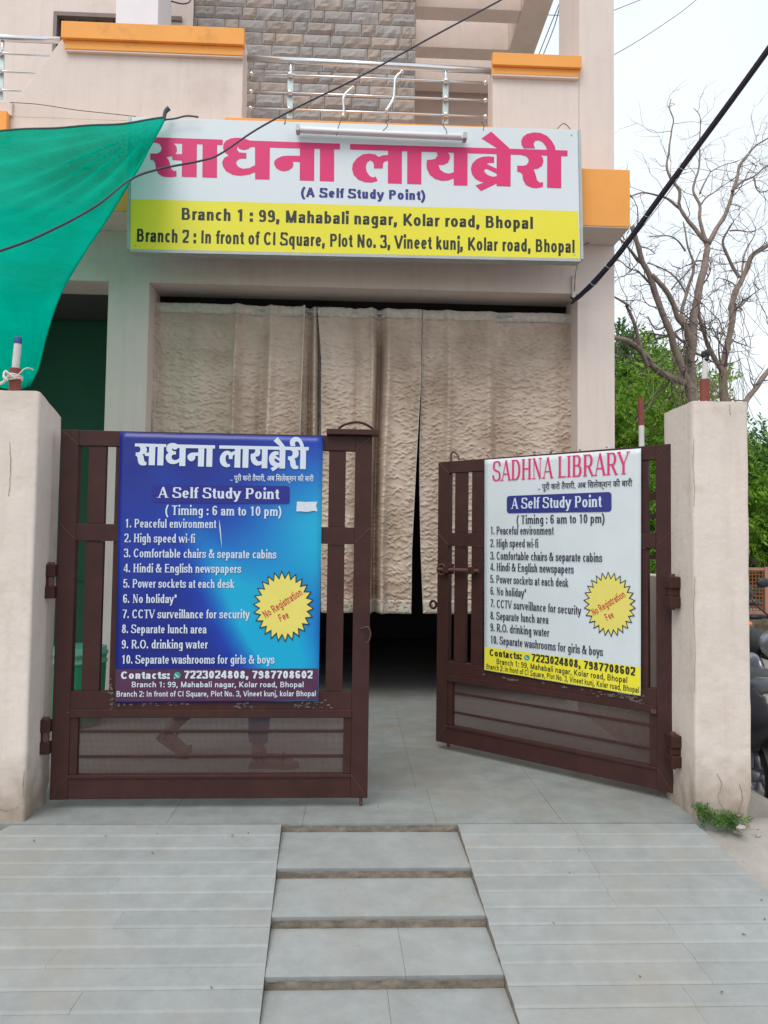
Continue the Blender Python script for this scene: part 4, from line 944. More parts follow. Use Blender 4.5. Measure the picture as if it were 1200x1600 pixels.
def leaf(label, loc, rz, L, latch_side):
    t = thing('gate_leaf', loc, rz, label, 'gate', 'driveway gate leaves')
    sw = .077
    def B(name, x0, x1, y0, y1, z0, z1, m=M_gate, par=None, bev=.002): return MB().box(x0, x1, y0, y1, z0, z1).build(name, m, par or t, local=True, bevel=bev)
    for x in (0, L - sw): B('stile', x, x + sw, 0, .04, 0, H)
    B('top_rail', sw, L - sw, .001, .039, H - .070, H - .001)
    B('middle_rail', sw, L - sw, -.001, .039, 1.137, 1.213)
    B('lower_rail', sw, L - sw, .001, .039, .372, .471)
    B('bottom_rail', sw, L - sw, .001, .039, .001, .106)
    pitch = (L - sw) / 11
    for i in range(1, 11):
        for z0, z1 in ((.4715, 1.1365), (1.2135, H - .0705)): B('bar', i * pitch, i * pitch + sw, .006, .034, z0, z1)
    # panel frame, perforated sheet and two ribs
    fr = B('panel_frame', sw, L - sw, -.006, .0005, .358, .392)
    B('panel_lip', sw, L - sw, -.005, .0005, .092, .106, par=fr)
    for x in (sw, L - sw - .035): B('panel_side', x, x + .035, .004, .03, .1065, .3575, par=fr)
    MB().grid(lambda u, v: Vector((lerp(sw + .035, L - sw - .035, u), .02 + .0015 * noise.noise((u * 6, v * 3, L)), lerp(.1065, .3575, v))), 30, 6).build('perforated_sheet', M_mesh, t, local=True, smooth=True)
    for z in (.183, .293): B('rib', sw + .035, L - sw - .035, .012, .0185, z - .006, z + .006)
    # weld beads at the mitred corners
    wb = MB()
    for (a, b2) in (((.004, .004), (sw, .104)), ((L - .004, .004), (L - sw, .104)), ((.004, H - .004), (sw, H - .07)), ((L - .004, H - .004), (L - sw, H - .07)), ((.006, 1.211), (sw, 1.14)), ((L - .006, 1.211), (L - sw, 1.14))):
        P = [(lerp(a[0], b2[0], k / 12), -.0008, lerp(a[1], b2[1], k / 12)) for k in range(13)]
        wb.tube(P, [.0016 + .0010 * abs(noise.noise((k * 1.3, a[0], a[1]))) for k in range(13)], 5)
    wb.build('weld_bead', M_rust, t, local=True, smooth=True, kind='stuff')
    return t, B
LL_ = 1.395
gl, B = leaf('left gate leaf carrying the blue poster, nearly parallel to the street', (-1.317, 3.352, .04), math.atan2(.022, 1.395), LL_, 1)
B('top_channel', 1.185, 1.425, -.030, .044, H + .001, H + .026)
P = smooth_path([(1.235, .01, H + .026), (1.255, .01, H + .046), (1.30, .01, H + .062), (1.345, .01, H + .062), (1.385, .01, H + .044), (1.402, .01, H + .026)])
MB().tube(P, .006, 8).build('arch_handle', M_gate, gl, local=True, smooth=True)
db = MB().tube([(1.366, .02, .0), (1.366, .02, -.037)], .008, 8).build('drop_bolt', M_rust, gl, local=True)
MB().tube(smooth_path([(1.352, -.004, .755), (1.385, -.02, .765), (1.398, -.02, .735), (1.39, -.015, .70), (1.38, -.01, .695)]), .0035, 6).build('latch_ring', M_rust, gl, local=True, smooth=True)
def hinge(par, x, z, sgn, name='hinge'):
    """pillar bracket, barrel and knuckles; x at the leaf edge, sgn towards the pillar"""
    h = MB().box(min(x, x + sgn * .05), max(x, x + sgn * .05), -.022, .012, z - .075, z - .02).build(name, M_gate, par, local=True, bevel=.004)
    MB().box(min(x, x + sgn * .05), max(x, x + sgn * .05), -.022, .012, z + .02, z + .075).build('upper_knuckle', M_gate, h, local=True, bevel=.004)
    MB().tube([(x + sgn * .022, -.006, z - .07), (x + sgn * .022, -.006, z + .085)], .014, 10).build('pin', M_rust, h, local=True)
    MB().box(min(x + sgn * .03, x + sgn * .075), max(x + sgn * .03, x + sgn * .075), -.015, .02, z - .019, z + .019).build('bracket', M_gate, h, local=True, bevel=.004)
hinge(gl, .0, .955, -1); hinge(gl, .0, .275, -1)
LR_ = 1.363
gr, B2 = leaf('right gate leaf carrying the white poster, swung inwards at an angle', (.494, 4.352, .04), math.atan2(-.92, 1.006), LR_, 0)
for zc in (.975, .255):
    h = MB().box(1.450, 1.4965, 3.335, 3.42, zc - .072, zc - .018).build('hinge', M_gate, gr, bevel=.004); MB().box(1.450, 1.4965, 3.335, 3.42, zc + .018, zc + .072).build('upper_knuckle', M_gate, h, bevel=.004)
    MB().box(1.457, 1.50, 3.345, 3.41, zc - .017, zc + .017).build('bracket', M_gate, h, bevel=.003); MB().tube([(1.468, 3.36, zc - .08), (1.468, 3.36, zc + .085)], .012, 10).build('pin', M_rust, h)
lb = B2('latch_plate', .03, .12, -.012, .0, .975, 1.035, bev=.003)
MB().tube([(.02, -.022, 1.0), (.30, -.022, 1.0)], .011, 8).build('latch_bolt', M_rust, lb, local=True)
MB().box(.235, .275, -.034, -.001, .98, 1.02).build('bolt_loop', M_gate, lb, local=True, bevel=.003)
MB().box(.06, .10, -.034, -.001, .98, 1.02).build('bolt_loop', M_gate, lb, local=True, bevel=.003)
MB().tube([(.045 + .03 * math.cos(a), -.022, 1.0 + .03 * math.sin(a)) for a in [k * .52 for k in range(13)]], .006, 6).build('bolt_ring', M_rust, lb, local=True, smooth=True)
m = MB().tube([(-.035 + .022 * math.cos(a), .01, .79 + .022 * math.sin(a)) for a in [k * .5236 for k in range(13)]], .008, 6)
m.build('lock_eye', M_gate, gr, local=True, smooth=True)
MB().tube(smooth_path([(.085, .01, H - .002), (.085, .01, H + .04), (.10, .01, H + .055), (.13, .01, H + .035), (.14, .01, H + .005)]), .006, 6).build('top_hook', M_rust, gr, local=True, smooth=True)
MB().tube([(.075, .02, .0), (.075, .02, -.025)], .009, 8).build('drop_bolt', M_rust, gr, local=True)
MB().box(LR_ - .10, LR_ - .075, -.010, .0, .355, .375).build('lug', M_rust, gr, local=True)

# ---------------------------------------------------------------- posters hung on the gate leaves
def poster(label, leafo, corners):
    Mx = WM[leafo.name]; ux = Mx.to_3x3() @ Vector((1, 0, 0)); nn = Mx.to_3x3() @ Vector((0, -1, 0))
    o = Mx.to_translation() + nn * .010
    sf = Surface(o, ux, nn); P = [sf.px(*c) for c in corners]
    t = thing('poster', P[3], leafo.rotation_euler[2], label, 'poster', 'posters on the gate leaves')
    return sf, t, P
# pale glue scuffs left on the rails under the posters
def glue(leafo, spots, seed):
    Mx = WM[leafo.name]; nn = Mx.to_3x3() @ Vector((0, -1, 0)); sfc = Surface(Mx.to_translation() + nn * .0022, Mx.to_3x3() @ Vector((1, 0, 0)), nn); rg3 = random.Random(seed); m = MB()
    for (x0, x1, y0, y1, sl_, cnt) in spots:
        for i in range(cnt):
            x = rg3.uniform(x0, x1); y = rg3.uniform(y0, y1) + sl_ * (x - x0); k = rg3.randint(5, 7); r_ = rg3.uniform(.5, 2.6)
            m.face([sfc.px(x + r_ * rg3.uniform(.5, 1.8) * math.cos(j * 6.283 / k), y + r_ * rg3.uniform(.3, 1.0) * math.sin(j * 6.283 / k)) + nn * (.0001 * (i % 5)) for j in range(k)])
    m.build('glue_scuffs', mat('pale_scuff', (.13, .095, .09), .9, var=.3, vs=60), leafo, kind='stuff')
glue(gl, [(171, 176, 1060, 1116, 0, 34), (185, 300, 1097, 1103, 0, 30), (365, 400, 1098, 1108, 0, 22), (460, 520, 1094, 1108, 0, 34), (100, 170, 1113, 1114, 0, 5)], 1)
glue(gr, [(755, 1000, 1052, 1056, .155, 26), (925, 1000, 1080, 1088, .06, 46), (985, 1010, 1085, 1100, 0, 20), (760, 1000, 712, 716, -.075, 20)], 2)
gate_sf = Surface(Vector((-1.317, 3.352, 0)), (1, 0, 0), (0, -1, 0))
sf, pb, P = poster('blue poster on the left gate leaf with white Hindi heading and ten-point list', gl, [(187, 675), (505, 682.5), (497.5, 1096), (179.5, 1098)])
def sheet_fn(P, sf, amp, seed, dz=0.):
    def fn(u, v):
        p = P[3].lerp(P[2], u).lerp(P[0].lerp(P[1], u), v)
        return p + sf.n * (-.0012 - amp * abs(noise.noise((u * 5, v * 7, seed)))) + Vector((0, 0, .004 * noise.noise((u * 6, v * .1, seed)) * (1 - v) ** 4))
    return fn
M_bp = bpy.data.materials.new('blue_gradient_print'); M_bp.use_nodes = True
n = M_bp.node_tree; b = n.nodes['Principled BSDF']; b.inputs['Roughness'].default_value = .34
tcn = n.nodes.new('ShaderNodeTexCoord'); sp = n.nodes.new('ShaderNodeSeparateXYZ'); n.links.new(tcn.outputs['Generated'], sp.inputs[0])
def mth(op, a, b_=None, c_=None):
    q = n.nodes.new('ShaderNodeMath'); q.operation = op
    for i, vv in enumerate((a, b_, c_)):
        if vv is None: continue
        if isinstance(vv, (int, float)): q.inputs[i].default_value = vv
        else: n.links.new(vv, q.inputs[i])
    return q.outputs[0]
gx_, gz_ = sp.outputs['X'], sp.outputs['Z']
def blob(cx, cz, rx, rz, rot=0.):
    dx = mth('SUBTRACT', gx_, cx); dz = mth('SUBTRACT', gz_, cz); c_, s_ = math.cos(rot), math.sin(rot)
    a = mth('DIVIDE', mth('ADD', mth('MULTIPLY', dx, c_), mth('MULTIPLY', dz, s_)), rx); d_ = mth('DIVIDE', mth('SUBTRACT', mth('MULTIPLY', dz, c_), mth('MULTIPLY', dx, s_)), rz)
    r = mth('ADD', mth('MULTIPLY', a, a), mth('MULTIPLY', d_, d_)); return mth('POWER', 2.718, mth('MULTIPLY', r, -1.0))
g_ = mth('ADD', blob(1.05, .62, .42, .30), mth('MULTIPLY', blob(.80, .22, .40, .16, -.75), .95))
g_ = mth('ADD', g_, mth('MULTIPLY', blob(.62, .33, .50, .07, -.9), .35)); g_ = mth('ADD', g_, mth('MULTIPLY', blob(.12, .60, .25, .22), .15))
rpn = n.nodes.new('ShaderNodeValToRGB'); E = rpn.color_ramp.elements; E[0].position = 0; E[0].color = (.005, .013, .20, 1); E[1].position = .95; E[1].color = (.0, .36, .60, 1)
q = E.new(.25); q.color = (.004, .040, .36, 1); q = E.new(.55); q.color = (.0, .16, .50, 1)
n.links.new(g_, rpn.inputs[0]); n.links.new(rpn.outputs[0], b.inputs['Base Color'])
MB().grid(sheet_fn(P, sf, .003, 1), 30, 40).build('sheet', M_bp, pb, smooth=True, solid=.0008)
# the heading, scaled from the big sign's glyph outlines
a_, b_ = sf.px(210, 729.5), sf.px(482, 733.5); zt_ = sf.px(210, 690).z - a_.z
def head_map(sfc, A, Bv, Ht):
    # photo px of the sign -> box A..Bv wide, Ht high
    W0, W1, = 231, 887
    def f(p):
        u = (p[0] - W0) / (W1 - W0); base = 277 + (294 - 277) * u; v = (base - p[1]) / (base - (213.6 + (235 - 213.6) * u))
        return A.lerp(Bv, u) + Vector((0, 0, Ht * v))
    return f
hm = head_map(sf, sf.px(210, 727.5), sf.px(482, 733), sf.px(210, 692.5).z - sf.px(210, 727.5).z)
print_poly(sf, HEAD, M_pale, pb, .0018, 'heading', tf=hm)
TAG = '.. पूरी करो तैयारी, अब िसलेक्शन की बारी'
print_devanagari(sf, TAG, (360, 751), (490, 752), 7.5, M_pale, pb, .012)
mbq = MB(); mbq.face([sf.px(*p) + sf.n * .0012 for p in rounded([(237, 758), (452.6, 759.5), (452.4, 787.5), (237, 785)])]); mbq.build('title_box', mat('title_box_blue', (.010, .012, .22), .36, var=.03), pb)
print_line(sf, 'A Self Study Point', (246.5, 777.6), (436.5, 779.8), 16.5, 'serif_bold', M_pale, pb, .0024)
print_line(sf, '( Timing : 6 am to 10 pm)', (258, 804.2), (440, 806.2), 14.5, 'serif', M_pale, pb, .0020)
ITEMS = ['1. Peaceful environment', '2. High speed wi-fi', '3. Comfortable chairs & separate cabins', '4. Hindi & English newspapers', '5. Power sockets at each desk', '6. No holiday*',
         '7. CCTV surveillance for security', '8. Separate lunch area', '9. R.O. drinking water', '10. Separate washrooms for girls & boys']
LB = [(195, 824, 338, 825), (194, 847, 305, 848), (193.5, 870.5, 432, 872.5), (193, 894, 377, 895), (192.5, 918, 366, 918.5), (191.7, 941.8, 277, 942), (191, 965.7, 390, 966), (190, 989, 323, 989.5), (189.7, 1013, 325, 1013), (189.5, 1036.7, 429, 1036.7)]
for s_, (x0, y0_, x1, y1_) in zip(ITEMS, LB): print_line(sf, s_, (x0, y0_), (x1, y1_), 13.2, 'serif', M_pale, pb)
mbq = MB(); e = .0012
mbq.face([sf.px(*p) + sf.n * .0012 for p in ((181, 1045.5), (497.8, 1044.5), (497.3, 1094), (180, 1096))]); mbq.build('contact_band', M_purple, pb)
print_line(sf, 'Contacts:', (188, 1060.6), (266, 1060.6), 11.5, 'wide', M_pale, pb, .0022)
phone_logo(sf, (277, 1055), 5.4, pb, .0022)
print_line(sf, '7223024808, 7987708602', (287, 1060), (489.5, 1059.8), 12, 'wide', M_pale, pb, .0022)
print_line(sf, 'Branch 1: 99, Mahabali nagar, Kolar road, Bhopal', (205, 1073.6), (475, 1073.6), 8.6, 'plain', M_pale, pb, .0022)
print_line(sf, 'Branch 2: In front of CI Square, Plot No. 3, Vineet kunj, kolar Bhopal', (181.5, 1088.4), (494, 1087.6), 8.6, 'plain', M_pale, pb, .0022)
badge(sf, (443, 947.5), 48.5, 56.5, pb, .0020)
print_line(sf, 'No Registration', (415, 966.5), (474, 928.5), 12, 'plain', M_redink, pb, .0032)
print_line(sf, 'Fee', (438, 972), (453, 964.5), 12, 'plain', M_redink, pb, .0032)
mbq = MB(); mbq.face([sf.px(*p) + sf.n * .0022 for p in ((464, 783.5), (478, 784.5), (484, 784), (496, 784), (494, 790), (496, 799), (490, 798), (480, 800), (470, 799), (463, 799))]); mbq.build('torn_sticker', M_paper, pb)
mbq = MB(); mbq.face([sf.px(*p) + sf.n * .0026 for p in ((342.5, 811), (344.5, 822), (346, 840), (347, 858), (345, 842), (343, 826))]); mbq.build('scratch', M_pale, pb)

sf, pw, P = poster('white poster on the right gate leaf with pink capital heading and yellow foot', gr, [(757, 718.5), (1001.5, 700.5), (1001, 1087.5), (756.5, 1047)])
MB().grid(sheet_fn(P, sf, .003, 4), 30, 40).build('sheet', M_wvinyl, pw, smooth=True, solid=.0008)
print_line(sf, 'SADHNA LIBRARY', (769, 751.9), (983.5, 740.5), 31, 'capitals', M_pink, pw)
print_devanagari(sf, TAG, (841, 765.2), (988, 759.5), 8, M_inkb, pw, .012)
mbq = MB(); mbq.face([sf.px(*p) + sf.n * .0012 for p in rounded([(792, 775), (955.5, 768.5), (955.5, 799.5), (792, 802)])]); mbq.build('title_box', M_navy, pw)
print_line(sf, 'A Self Study Point', (799, 795), (940.5, 792), 16.5, 'serif_bold', M_pale, pw, .0024)
print_line(sf, '( Timing : 6 am to 10 pm)', (807, 818.6), (945, 816.8), 13, 'serif', M_inkb, pw)
LW = [(766, 834.8, 865.3, 835.3), (766, 854.6, 841.3, 855.3), (766, 874, 941.3, 878), (766, 891.4, 896.8, 896), (766, 910.4, 888.2, 917), (766, 929, 822.8, 933), (766, 948.2, 908, 960.6), (766, 967.4, 857.4, 974.6), (766, 985.6, 858.5, 994.9), (766, 1004.8, 942.5, 1025.2)]
for s_, (x0, y0_, x1, y1_) in zip(ITEMS, LW): print_line(sf, s_, (x0, y0_), (x1, y1_), 12.2, 'serif', M_inkb, pw)
mbq = MB(); mbq.face([sf.px(*p) + sf.n * .0012 for p in ((757.5, 1010.8), (1000.8, 1042.8), (1000.5, 1086.5), (757, 1046.2))]); mbq.build('contact_band', M_yellow, pw)
print_line(sf, 'Contacts:', (764.5, 1024.4), (816, 1030.8), 10.5, 'wide', M_ink, pw, .0022)
phone_logo(sf, (823.5, 1027.5), 4.4, pw, .0022)
print_line(sf, '7223024808, 7987708602', (830.3, 1033), (993.5, 1056), 12, 'wide', M_ink, pw, .0022)
print_line(sf, 'Branch 1: 99, Mahabali nagar, Kolar road, Bhopal', (775.5, 1037.2), (981, 1067.3), 8.6, 'plain', M_ink, pw, .0022)
print_line(sf, 'Branch 2: In front of CI Square, Plot No. 3, Vineet kunj, Kolar road, Bhopal', (759.8, 1044.7), (999, 1083), 8.2, 'plain', M_ink, pw, .0022)
badge(sf, (952.8, 944.2), 41.5, 51.5, pw, .0020, .08)
print_line(sf, 'No Registration', (928, 962.5), (979, 932), 11, 'plain', M_redink, pw, .0032)
print_line(sf, 'Fee', (948.5, 970.5), (961, 964), 11, 'plain', M_redink, pw, .0032)

# ---------------------------------------------------------------- green shade net
M_net = bpy.data.materials.new('green_shade_net'); M_net.use_nodes = True
n = M_net.node_tree; n.nodes.clear()
o_ = n.nodes.new('ShaderNodeOutputMaterial'); df = n.nodes.new('ShaderNodeBsdfDiffuse'); tr = n.nodes.new('ShaderNodeBsdfTranslucent'); tp = n.nodes.new('ShaderNodeBsdfTransparent')
nz = n.nodes.new('ShaderNodeTexNoise'); nz.inputs['Scale'].default_value = 3; nz.inputs['Detail'].default_value = 4
rr = n.nodes.new('ShaderNodeValToRGB'); rr.color_ramp.elements[0].color = (.0, .41, .28, 1); rr.color_ramp.elements[1].color = (.0, .53, .38, 1); rr.color_ramp.elements[0].position = .35; rr.color_ramp.elements[1].position = .65
t_ = n.nodes.new('ShaderNodeTexCoord'); n.links.new(t_.outputs['Object'], nz.inputs[0]); n.links.new(nz.outputs['Fac'], rr.inputs[0]); n.links.new(rr.outputs[0], df.inputs[0]); n.links.new(rr.outputs[0], tr.inputs[0])
wv = n.nodes.new('ShaderNodeTexNoise'); wv.inputs['Scale'].default_value = 1; wv.inputs['Detail'].default_value = 3; wm_ = n.nodes.new('ShaderNodeMapping'); wm_.inputs['Scale'].default_value = (90, 90, 420); n.links.new(t_.outputs['Object'], wm_.inputs[0]); n.links.new(wm_.outputs[0], wv.inputs['Vector'])
w2_ = n.nodes.new('ShaderNodeTexNoise'); w2_.inputs['Scale'].default_value = 7; w2_.inputs['Detail'].default_value = 5; w2_.inputs['Distortion'].default_value = 1.5; n.links.new(t_.outputs['Object'], w2_.inputs['Vector'])
wa = n.nodes.new('ShaderNodeMath'); wa.operation = 'MULTIPLY_ADD'; wa.inputs[1].default_value = 5; n.links.new(w2_.outputs['Fac'], wa.inputs[0]); n.links.new(wv.outputs['Fac'], wa.inputs[2])
wb_ = n.nodes.new('ShaderNodeBump'); wb_.inputs['Distance'].default_value = .0045; n.links.new(wa.outputs[0], wb_.inputs['Height']); n.links.new(wb_.outputs[0], df.inputs['Normal']); n.links.new(wb_.outputs[0], tr.inputs['Normal'])
m1 = n.nodes.new('ShaderNodeMixShader'); m1.inputs[0].default_value = .50; n.links.new(df.outputs[0], m1.inputs[1]); n.links.new(tr.outputs[0], m1.inputs[2])
m2 = n.nodes.new('ShaderNodeMixShader'); m2.inputs[0].default_value = .02; n.links.new(m1.outputs[0], m2.inputs[1]); n.links.new(tp.outputs[0], m2.inputs[2]); n.links.new(m2.outputs[0], o_.inputs[0])
def pathY(pts, Y0, Y1, z=None):
    L = [0]
    for a, b in zip(pts, pts[1:]): L.append(L[-1] + math.hypot(a[0] - b[0], a[1] - b[1]))
    P = [at(x, y, Y=lerp(Y0, Y1, l / L[-1])) for (x, y), l in zip(pts, L)]
    return smooth_path(P, 8)
def sampler(P):
    L = [0]
    for a, b in zip(P, P[1:]): L.append(L[-1] + (a - b).length)
    def f(t):
        s = t * L[-1]
        for i in range(len(P) - 1):
            if s <= L[i + 1] or i == len(P) - 2: return P[i].lerp(P[i + 1], (s - L[i]) / max(1e-6, L[i + 1] - L[i]))
    return f
right = sampler(pathY([(258, 184), (240, 224), (214, 276), (172, 338), (133, 392), (98, 452), (72, 520), (58, 575), (44, 603)], 4.93, 3.36))
top = sampler(pathY([(258, 184), (200, 193), (130, 198), (60, 202), (0, 205), (-160, 214), (-420, 228)], 4.93, 4.5))
bot = sampler(pathY([(44, 603), (30, 609), (5, 606), (-120, 575), (-420, 500)], 3.36, 3.0))
lA, lB = top(1), bot(1)
def net_fn(u, v):      # u 0 right edge .. 1 left edge, v 0 top .. 1 bottom
    c0, c1 = top(u), bot(u); d0, d1 = right(v), lA.lerp(lB, v)
    p = c0.lerp(c1, v) + d0.lerp(d1, u) - (right(0).lerp(right(1), v)).lerp(lA.lerp(lB, v), u)
    ang = math.atan2(v, u + 1e-5); dist = math.hypot(u * 2.8, v * 2.6)
    fold = .045 * math.sin(ang * 30 + 1.5 * math.sin(ang * 7)) * max(0, 1 - dist / 1.5) * min(1, dist * 4)
    ang2 = math.atan2(1 - v, u + 1e-5); d2 = math.hypot(u * 2.8, (1 - v) * 2.6)
    fold += .016 * math.sin(ang2 * 22) * max(0, 1 - d2 / 1.0) * min(1, d2 * 4)
    hem = .003 * math.sin(u * 40) * max(0, 1 - v * 10)
    fold *= min(1, v * 7)
    return p + Vector((0, -.8, .5)) * (fold + hem + .02 * min(1, v * 5) * noise.noise((u * 5, v * 5, 2)))
net = thing('shade_net', right(0), 0, 'green shade net stretched from the sign corner down to the left pillar', 'shade net')
MB().grid(net_fn, 110, 90).build('net_cloth', M_net, net, smooth=True)
M_hemr = mat('grey_hem', (.09, .10, .11), .9, var=.3, vs=60)
MB().tube([net_fn(i / 60, 0) + Vector((0, 0, .004)) for i in range(61)], .007, 6).build('hem_rope', M_hemr, net, smooth=True)
MB().tube([net_fn(0, i / 60) for i in range(61)], .007, 6).build('side_hem', M_net, net, smooth=True)
P = [at(x, y, Y=4.92) for x, y in ((257, 188), (257, 181), (259, 174), (264, 169))]
MB().tube(smooth_path(P, 4), [.010 + .007 * (i / 12) for i in range(13)], 8).build('knot', M_hemr, net, smooth=True)
m = MB().tube(smooth_path([at(x, y, Y=4.93) for x, y in ((258, 187), (275, 185), (292, 181), (310, 183))], 4), .006, 6)
tag(m.build('rope', M_hemr, smooth=True), 'short dark rope from the net corner along the top of the sign', 'rope')

# ---------------------------------------------------------------- cables and wires
def cable(pts, r, name, label, cat, m=M_cable, n=6, group=None):
    P = [at(x, y, Y=Y) for x, y, Y in pts]
    return tag(MB().tube(smooth_path(P, n), r, 8).build(name, m, smooth=True), label, cat, group)
for i, (dx, dy, rr_) in enumerate(((0, 0, .0095), (4, 3, .007), (-3, -4, .007))):
    base = [(893 + dx * .4, 474 - i * 5, 5.36), (905 + dx * .6, 463 + dy * .3, 5.25), (960 + dx * .5, 405 + dy * .6, 4.9), (1035 + dx * .5, 303 + dy * .6, 4.4), (1120 + dx * .5, 188 + dy * .6, 3.8), (1205 + dx * .5, 71 + dy * .6, 3.3), (1420 + dx, -230 + dy, 2.4)]
    cable(base, rr_, 'overhead_cable', ['thickest black cable of the bundle rising from the column to the upper right', 'lower black cable of the bundle at upper right', 'upper black cable of the bundle at upper right'][i], 'cable', group='black cable bundle at right')
cable([(897, 470, 5.3), (930, 445, 5.1), (985, 378, 4.75), (1040, 308, 4.4), (1066, 268, 4.25)], .0022, 'thin_wire', 'thin loose wire hanging just under the black cable bundle', 'wire', n=5)
m = MB()
for x, y, Y in ((928, 441, 5.1), (952, 414, 4.93), (1012, 334, 4.55), (1068, 260, 4.17)):
    p = at(x, y, Y=Y); m.tube([p + Vector((.028 * math.cos(a), 0.012 * math.sin(a), .028 * math.sin(a))) for a in [k * .7 for k in range(10)]], .002, 5)
tag(m.build('binding_wire', M_edge, smooth=True), 'thin binding wire loops round the black cable bundle', 'wire')
cb = MB().box(at(897, 440, Y=YW).x - .02, at(897, 440, Y=YW).x + .008, YW - .02, YW - .001, at(897, 472, Y=YW).z, at(897, 432, Y=YW).z).build('wire_clip', M_wall, bevel=.002)
tag(cb, 'small cream clip holding the black cables on the column corner', 'clip')
cable([(-260, 470, 2.6), (0, 392, 3.1), (80, 360, 3.3), (150, 322, 3.5), (205, 280, 3.8), (250, 264, 3.95), (315, 251, 4.15), (345, 240, 4.25), (400, 203, 4.35), (470, 165, 4.45), (560, 121, 4.5), (680, 55, 4.6), (790, -4, 4.7), (1000, -120, 4.8)], .0056, 'overhead_cable', 'single slack black cable crossing in front of the net and the sign', 'cable', n=8)
cable([(15, 160, 5.33), (60, 163, 5.33), (120, 172, 5.33), (176, 178, 5.33), (212, 182, 5.2)], .0028, 'thin_wire', 'thin grey wire running across the left parapet to the sign corner', 'wire', M_twig, 5)
cable([(268, 2, 6.0), (285, 6, 6.3), (296, 3, 6.6), (300, -8, 6.8)], .006, 'thin_wire', 'short black wire at the top beside the white column', 'wire', n=5)
for pts, lab in (([(950, 20, 9), (1000, 0, 9.4), (1080, -30, 10)], 'highest thin wire crossing the sky at the top right'), ([(955, 88, 9), (1000, 62, 9.4), (1060, 22, 10), (1090, -2, 10.3)], 'lower thin wire crossing the sky right of the tall column'),
                 ([(838, 95, 7), (862, 35, 6.4), (874, 6, 6.0)], 'left thin stay wire beside the tall column'), ([(845, 95, 7), (866, 42, 6.4), (875, 8, 6.0)], 'right thin stay wire beside the tall column'),
                 ([(820, 22, 9.4), (874, 24, 9.4)], 'thin level wire behind the stay wires'), ([(905, 385, 5.34), (940, 372, 5.34), (955, 362, 5.3)], 'thin wire from the sign corner to the orange band underside'),
                 ([(898, 455, 5.35), (899, 430, 5.35), (903, 408, 5.2)], 'thin wire hanging below the bottom right corner of the sign')):
    cable(pts, .0042 if pts[0][2] > 6.5 else .0022, 'thin_wire', lab, 'wire', n=4)

# ---------------------------------------------------------------- bare tree behind the right pillar
bare = thing('bare_tree', (4.1, 8.0, -.3), 0, 'leafless grey tree with many crooked limbs behind the right gate pillar', 'tree')
def px_limb(pts, r0, r1, Y0, Y1, twigs=5, m=M_bark, jag=.03, depth=2, name='limb'):
    K = len(pts); P = [at(x, y, Y=lerp(Y0, Y1, i / (K - 1))) for i, (x, y) in enumerate(pts)]
    Q = smooth_path(P, 5); N_ = len(Q)
    Q = [p + Vector((noise.noise((p.x * 5, p.z * 5, 1)), noise.noise((p.x * 5, p.z * 5, 7)), noise.noise((p.x * 5, p.z * 5, 4)))) * jag * .5 for p in Q]
    rs = [.74 * lerp(r0, r1, (i / (N_ - 1)) ** .8) * (1 + .18 * noise.noise((i * .7, r0 * 50, Y0))) for i in range(N_)]
    o = MB().tube(Q, rs, 8 if r0 > .02 else 5).build(name, m, bare, smooth=True)
    tw = MB(); rg2 = random.Random(int(pts[0][0] * 7 + pts[0][1]))
    def twig(p, d, L, r, lev):
        pp = [p]; dd = d.copy()
        for k in range(6):
            dd = (dd + Vector((rg2.gauss(0, .28), rg2.gauss(0, .28), rg2.gauss(.02 if lev else .04, .25)))).normalized(); pp.append(pp[-1] + dd * L / 6)
        tw.tube(pp, [r * (1 - .13 * k) for k in range(7)], 4, caps=False)
        if lev > 0:
            for k in (2, 3, 4, 5):
                if rg2.random() < .75: twig(pp[k], (dd + Vector((rg2.gauss(0, .8), rg2.gauss(0, .8), rg2.gauss(0, .6)))).normalized(), L * .55, r * .55, lev - 1)
    for k in range(twigs):
        i = int(lerp(N_ * .25, N_ - 2, (k + rg2.random()) / twigs)); d = (Q[i + 1] - Q[i]).normalized()
        twig(Q[i], (d * .5 + Vector((rg2.gauss(0, .8), rg2.gauss(0, .5), rg2.gauss(0, .6)))).normalized(), rg2.uniform(.2, .75), max(.0036, rs[i] * .30), depth - 1)
    if tw.v: tw.build('twigs', M_twig, o, smooth=True, kind='stuff')
    return o
def c4p(*p): return [(950 + x / 4.572, 150 + y / 4.572) for x, y in p]
def c5p(*p): return [(950 + x / 3.808, 480 + y / 3.808) for x, y in p]
px_limb([(1084, 800), (1080, 700)] + c5p((500, 560), (490, 400), (492, 260), (510, 120)) + c4p((612, 1590), (640, 1400), (688, 1230), (708, 1090)), .105, .050, 8.0, 8.3, 6, name='trunk')
px_limb(c4p((708, 1090), (690, 1040), (640, 970), (570, 885), (512, 790), (510, 680), (450, 590), (418, 490), (437, 380), (455, 250), (466, 170), (440, 90), (448, 20)), .040, .006, 8.3, 8.6, 10)
px_limb(c4p((520, 810), (430, 740), (370, 715), (300, 695), (230, 690), (165, 720)), .022, .010, 8.45, 8.2, 5)
px_limb(c4p((700, 1050), (660, 900), (655, 780), (610, 680), (622, 600), (650, 480), (655, 330), (655, 150), (615, 85)), .032, .005, 8.3, 8.7, 10)
px_limb(c4p((712, 1060), (790, 920), (850, 820), (885, 700), (920, 580), (945, 490), (1010, 410), (1060, 350), (1143, 300), (1200, 270)), .040, .010, 8.3, 8.9, 14, depth=3)
px_limb(c4p((885, 680), (960, 610), (1040, 575), (1143, 500), (1220, 470)), .022, .010, 8.45, 8.6, 8, depth=3)
px_limb(c4p((655, 790), (690, 740), (740, 700), (830, 640), (900, 595)), .014, .006, 8.5, 8.4, 6)
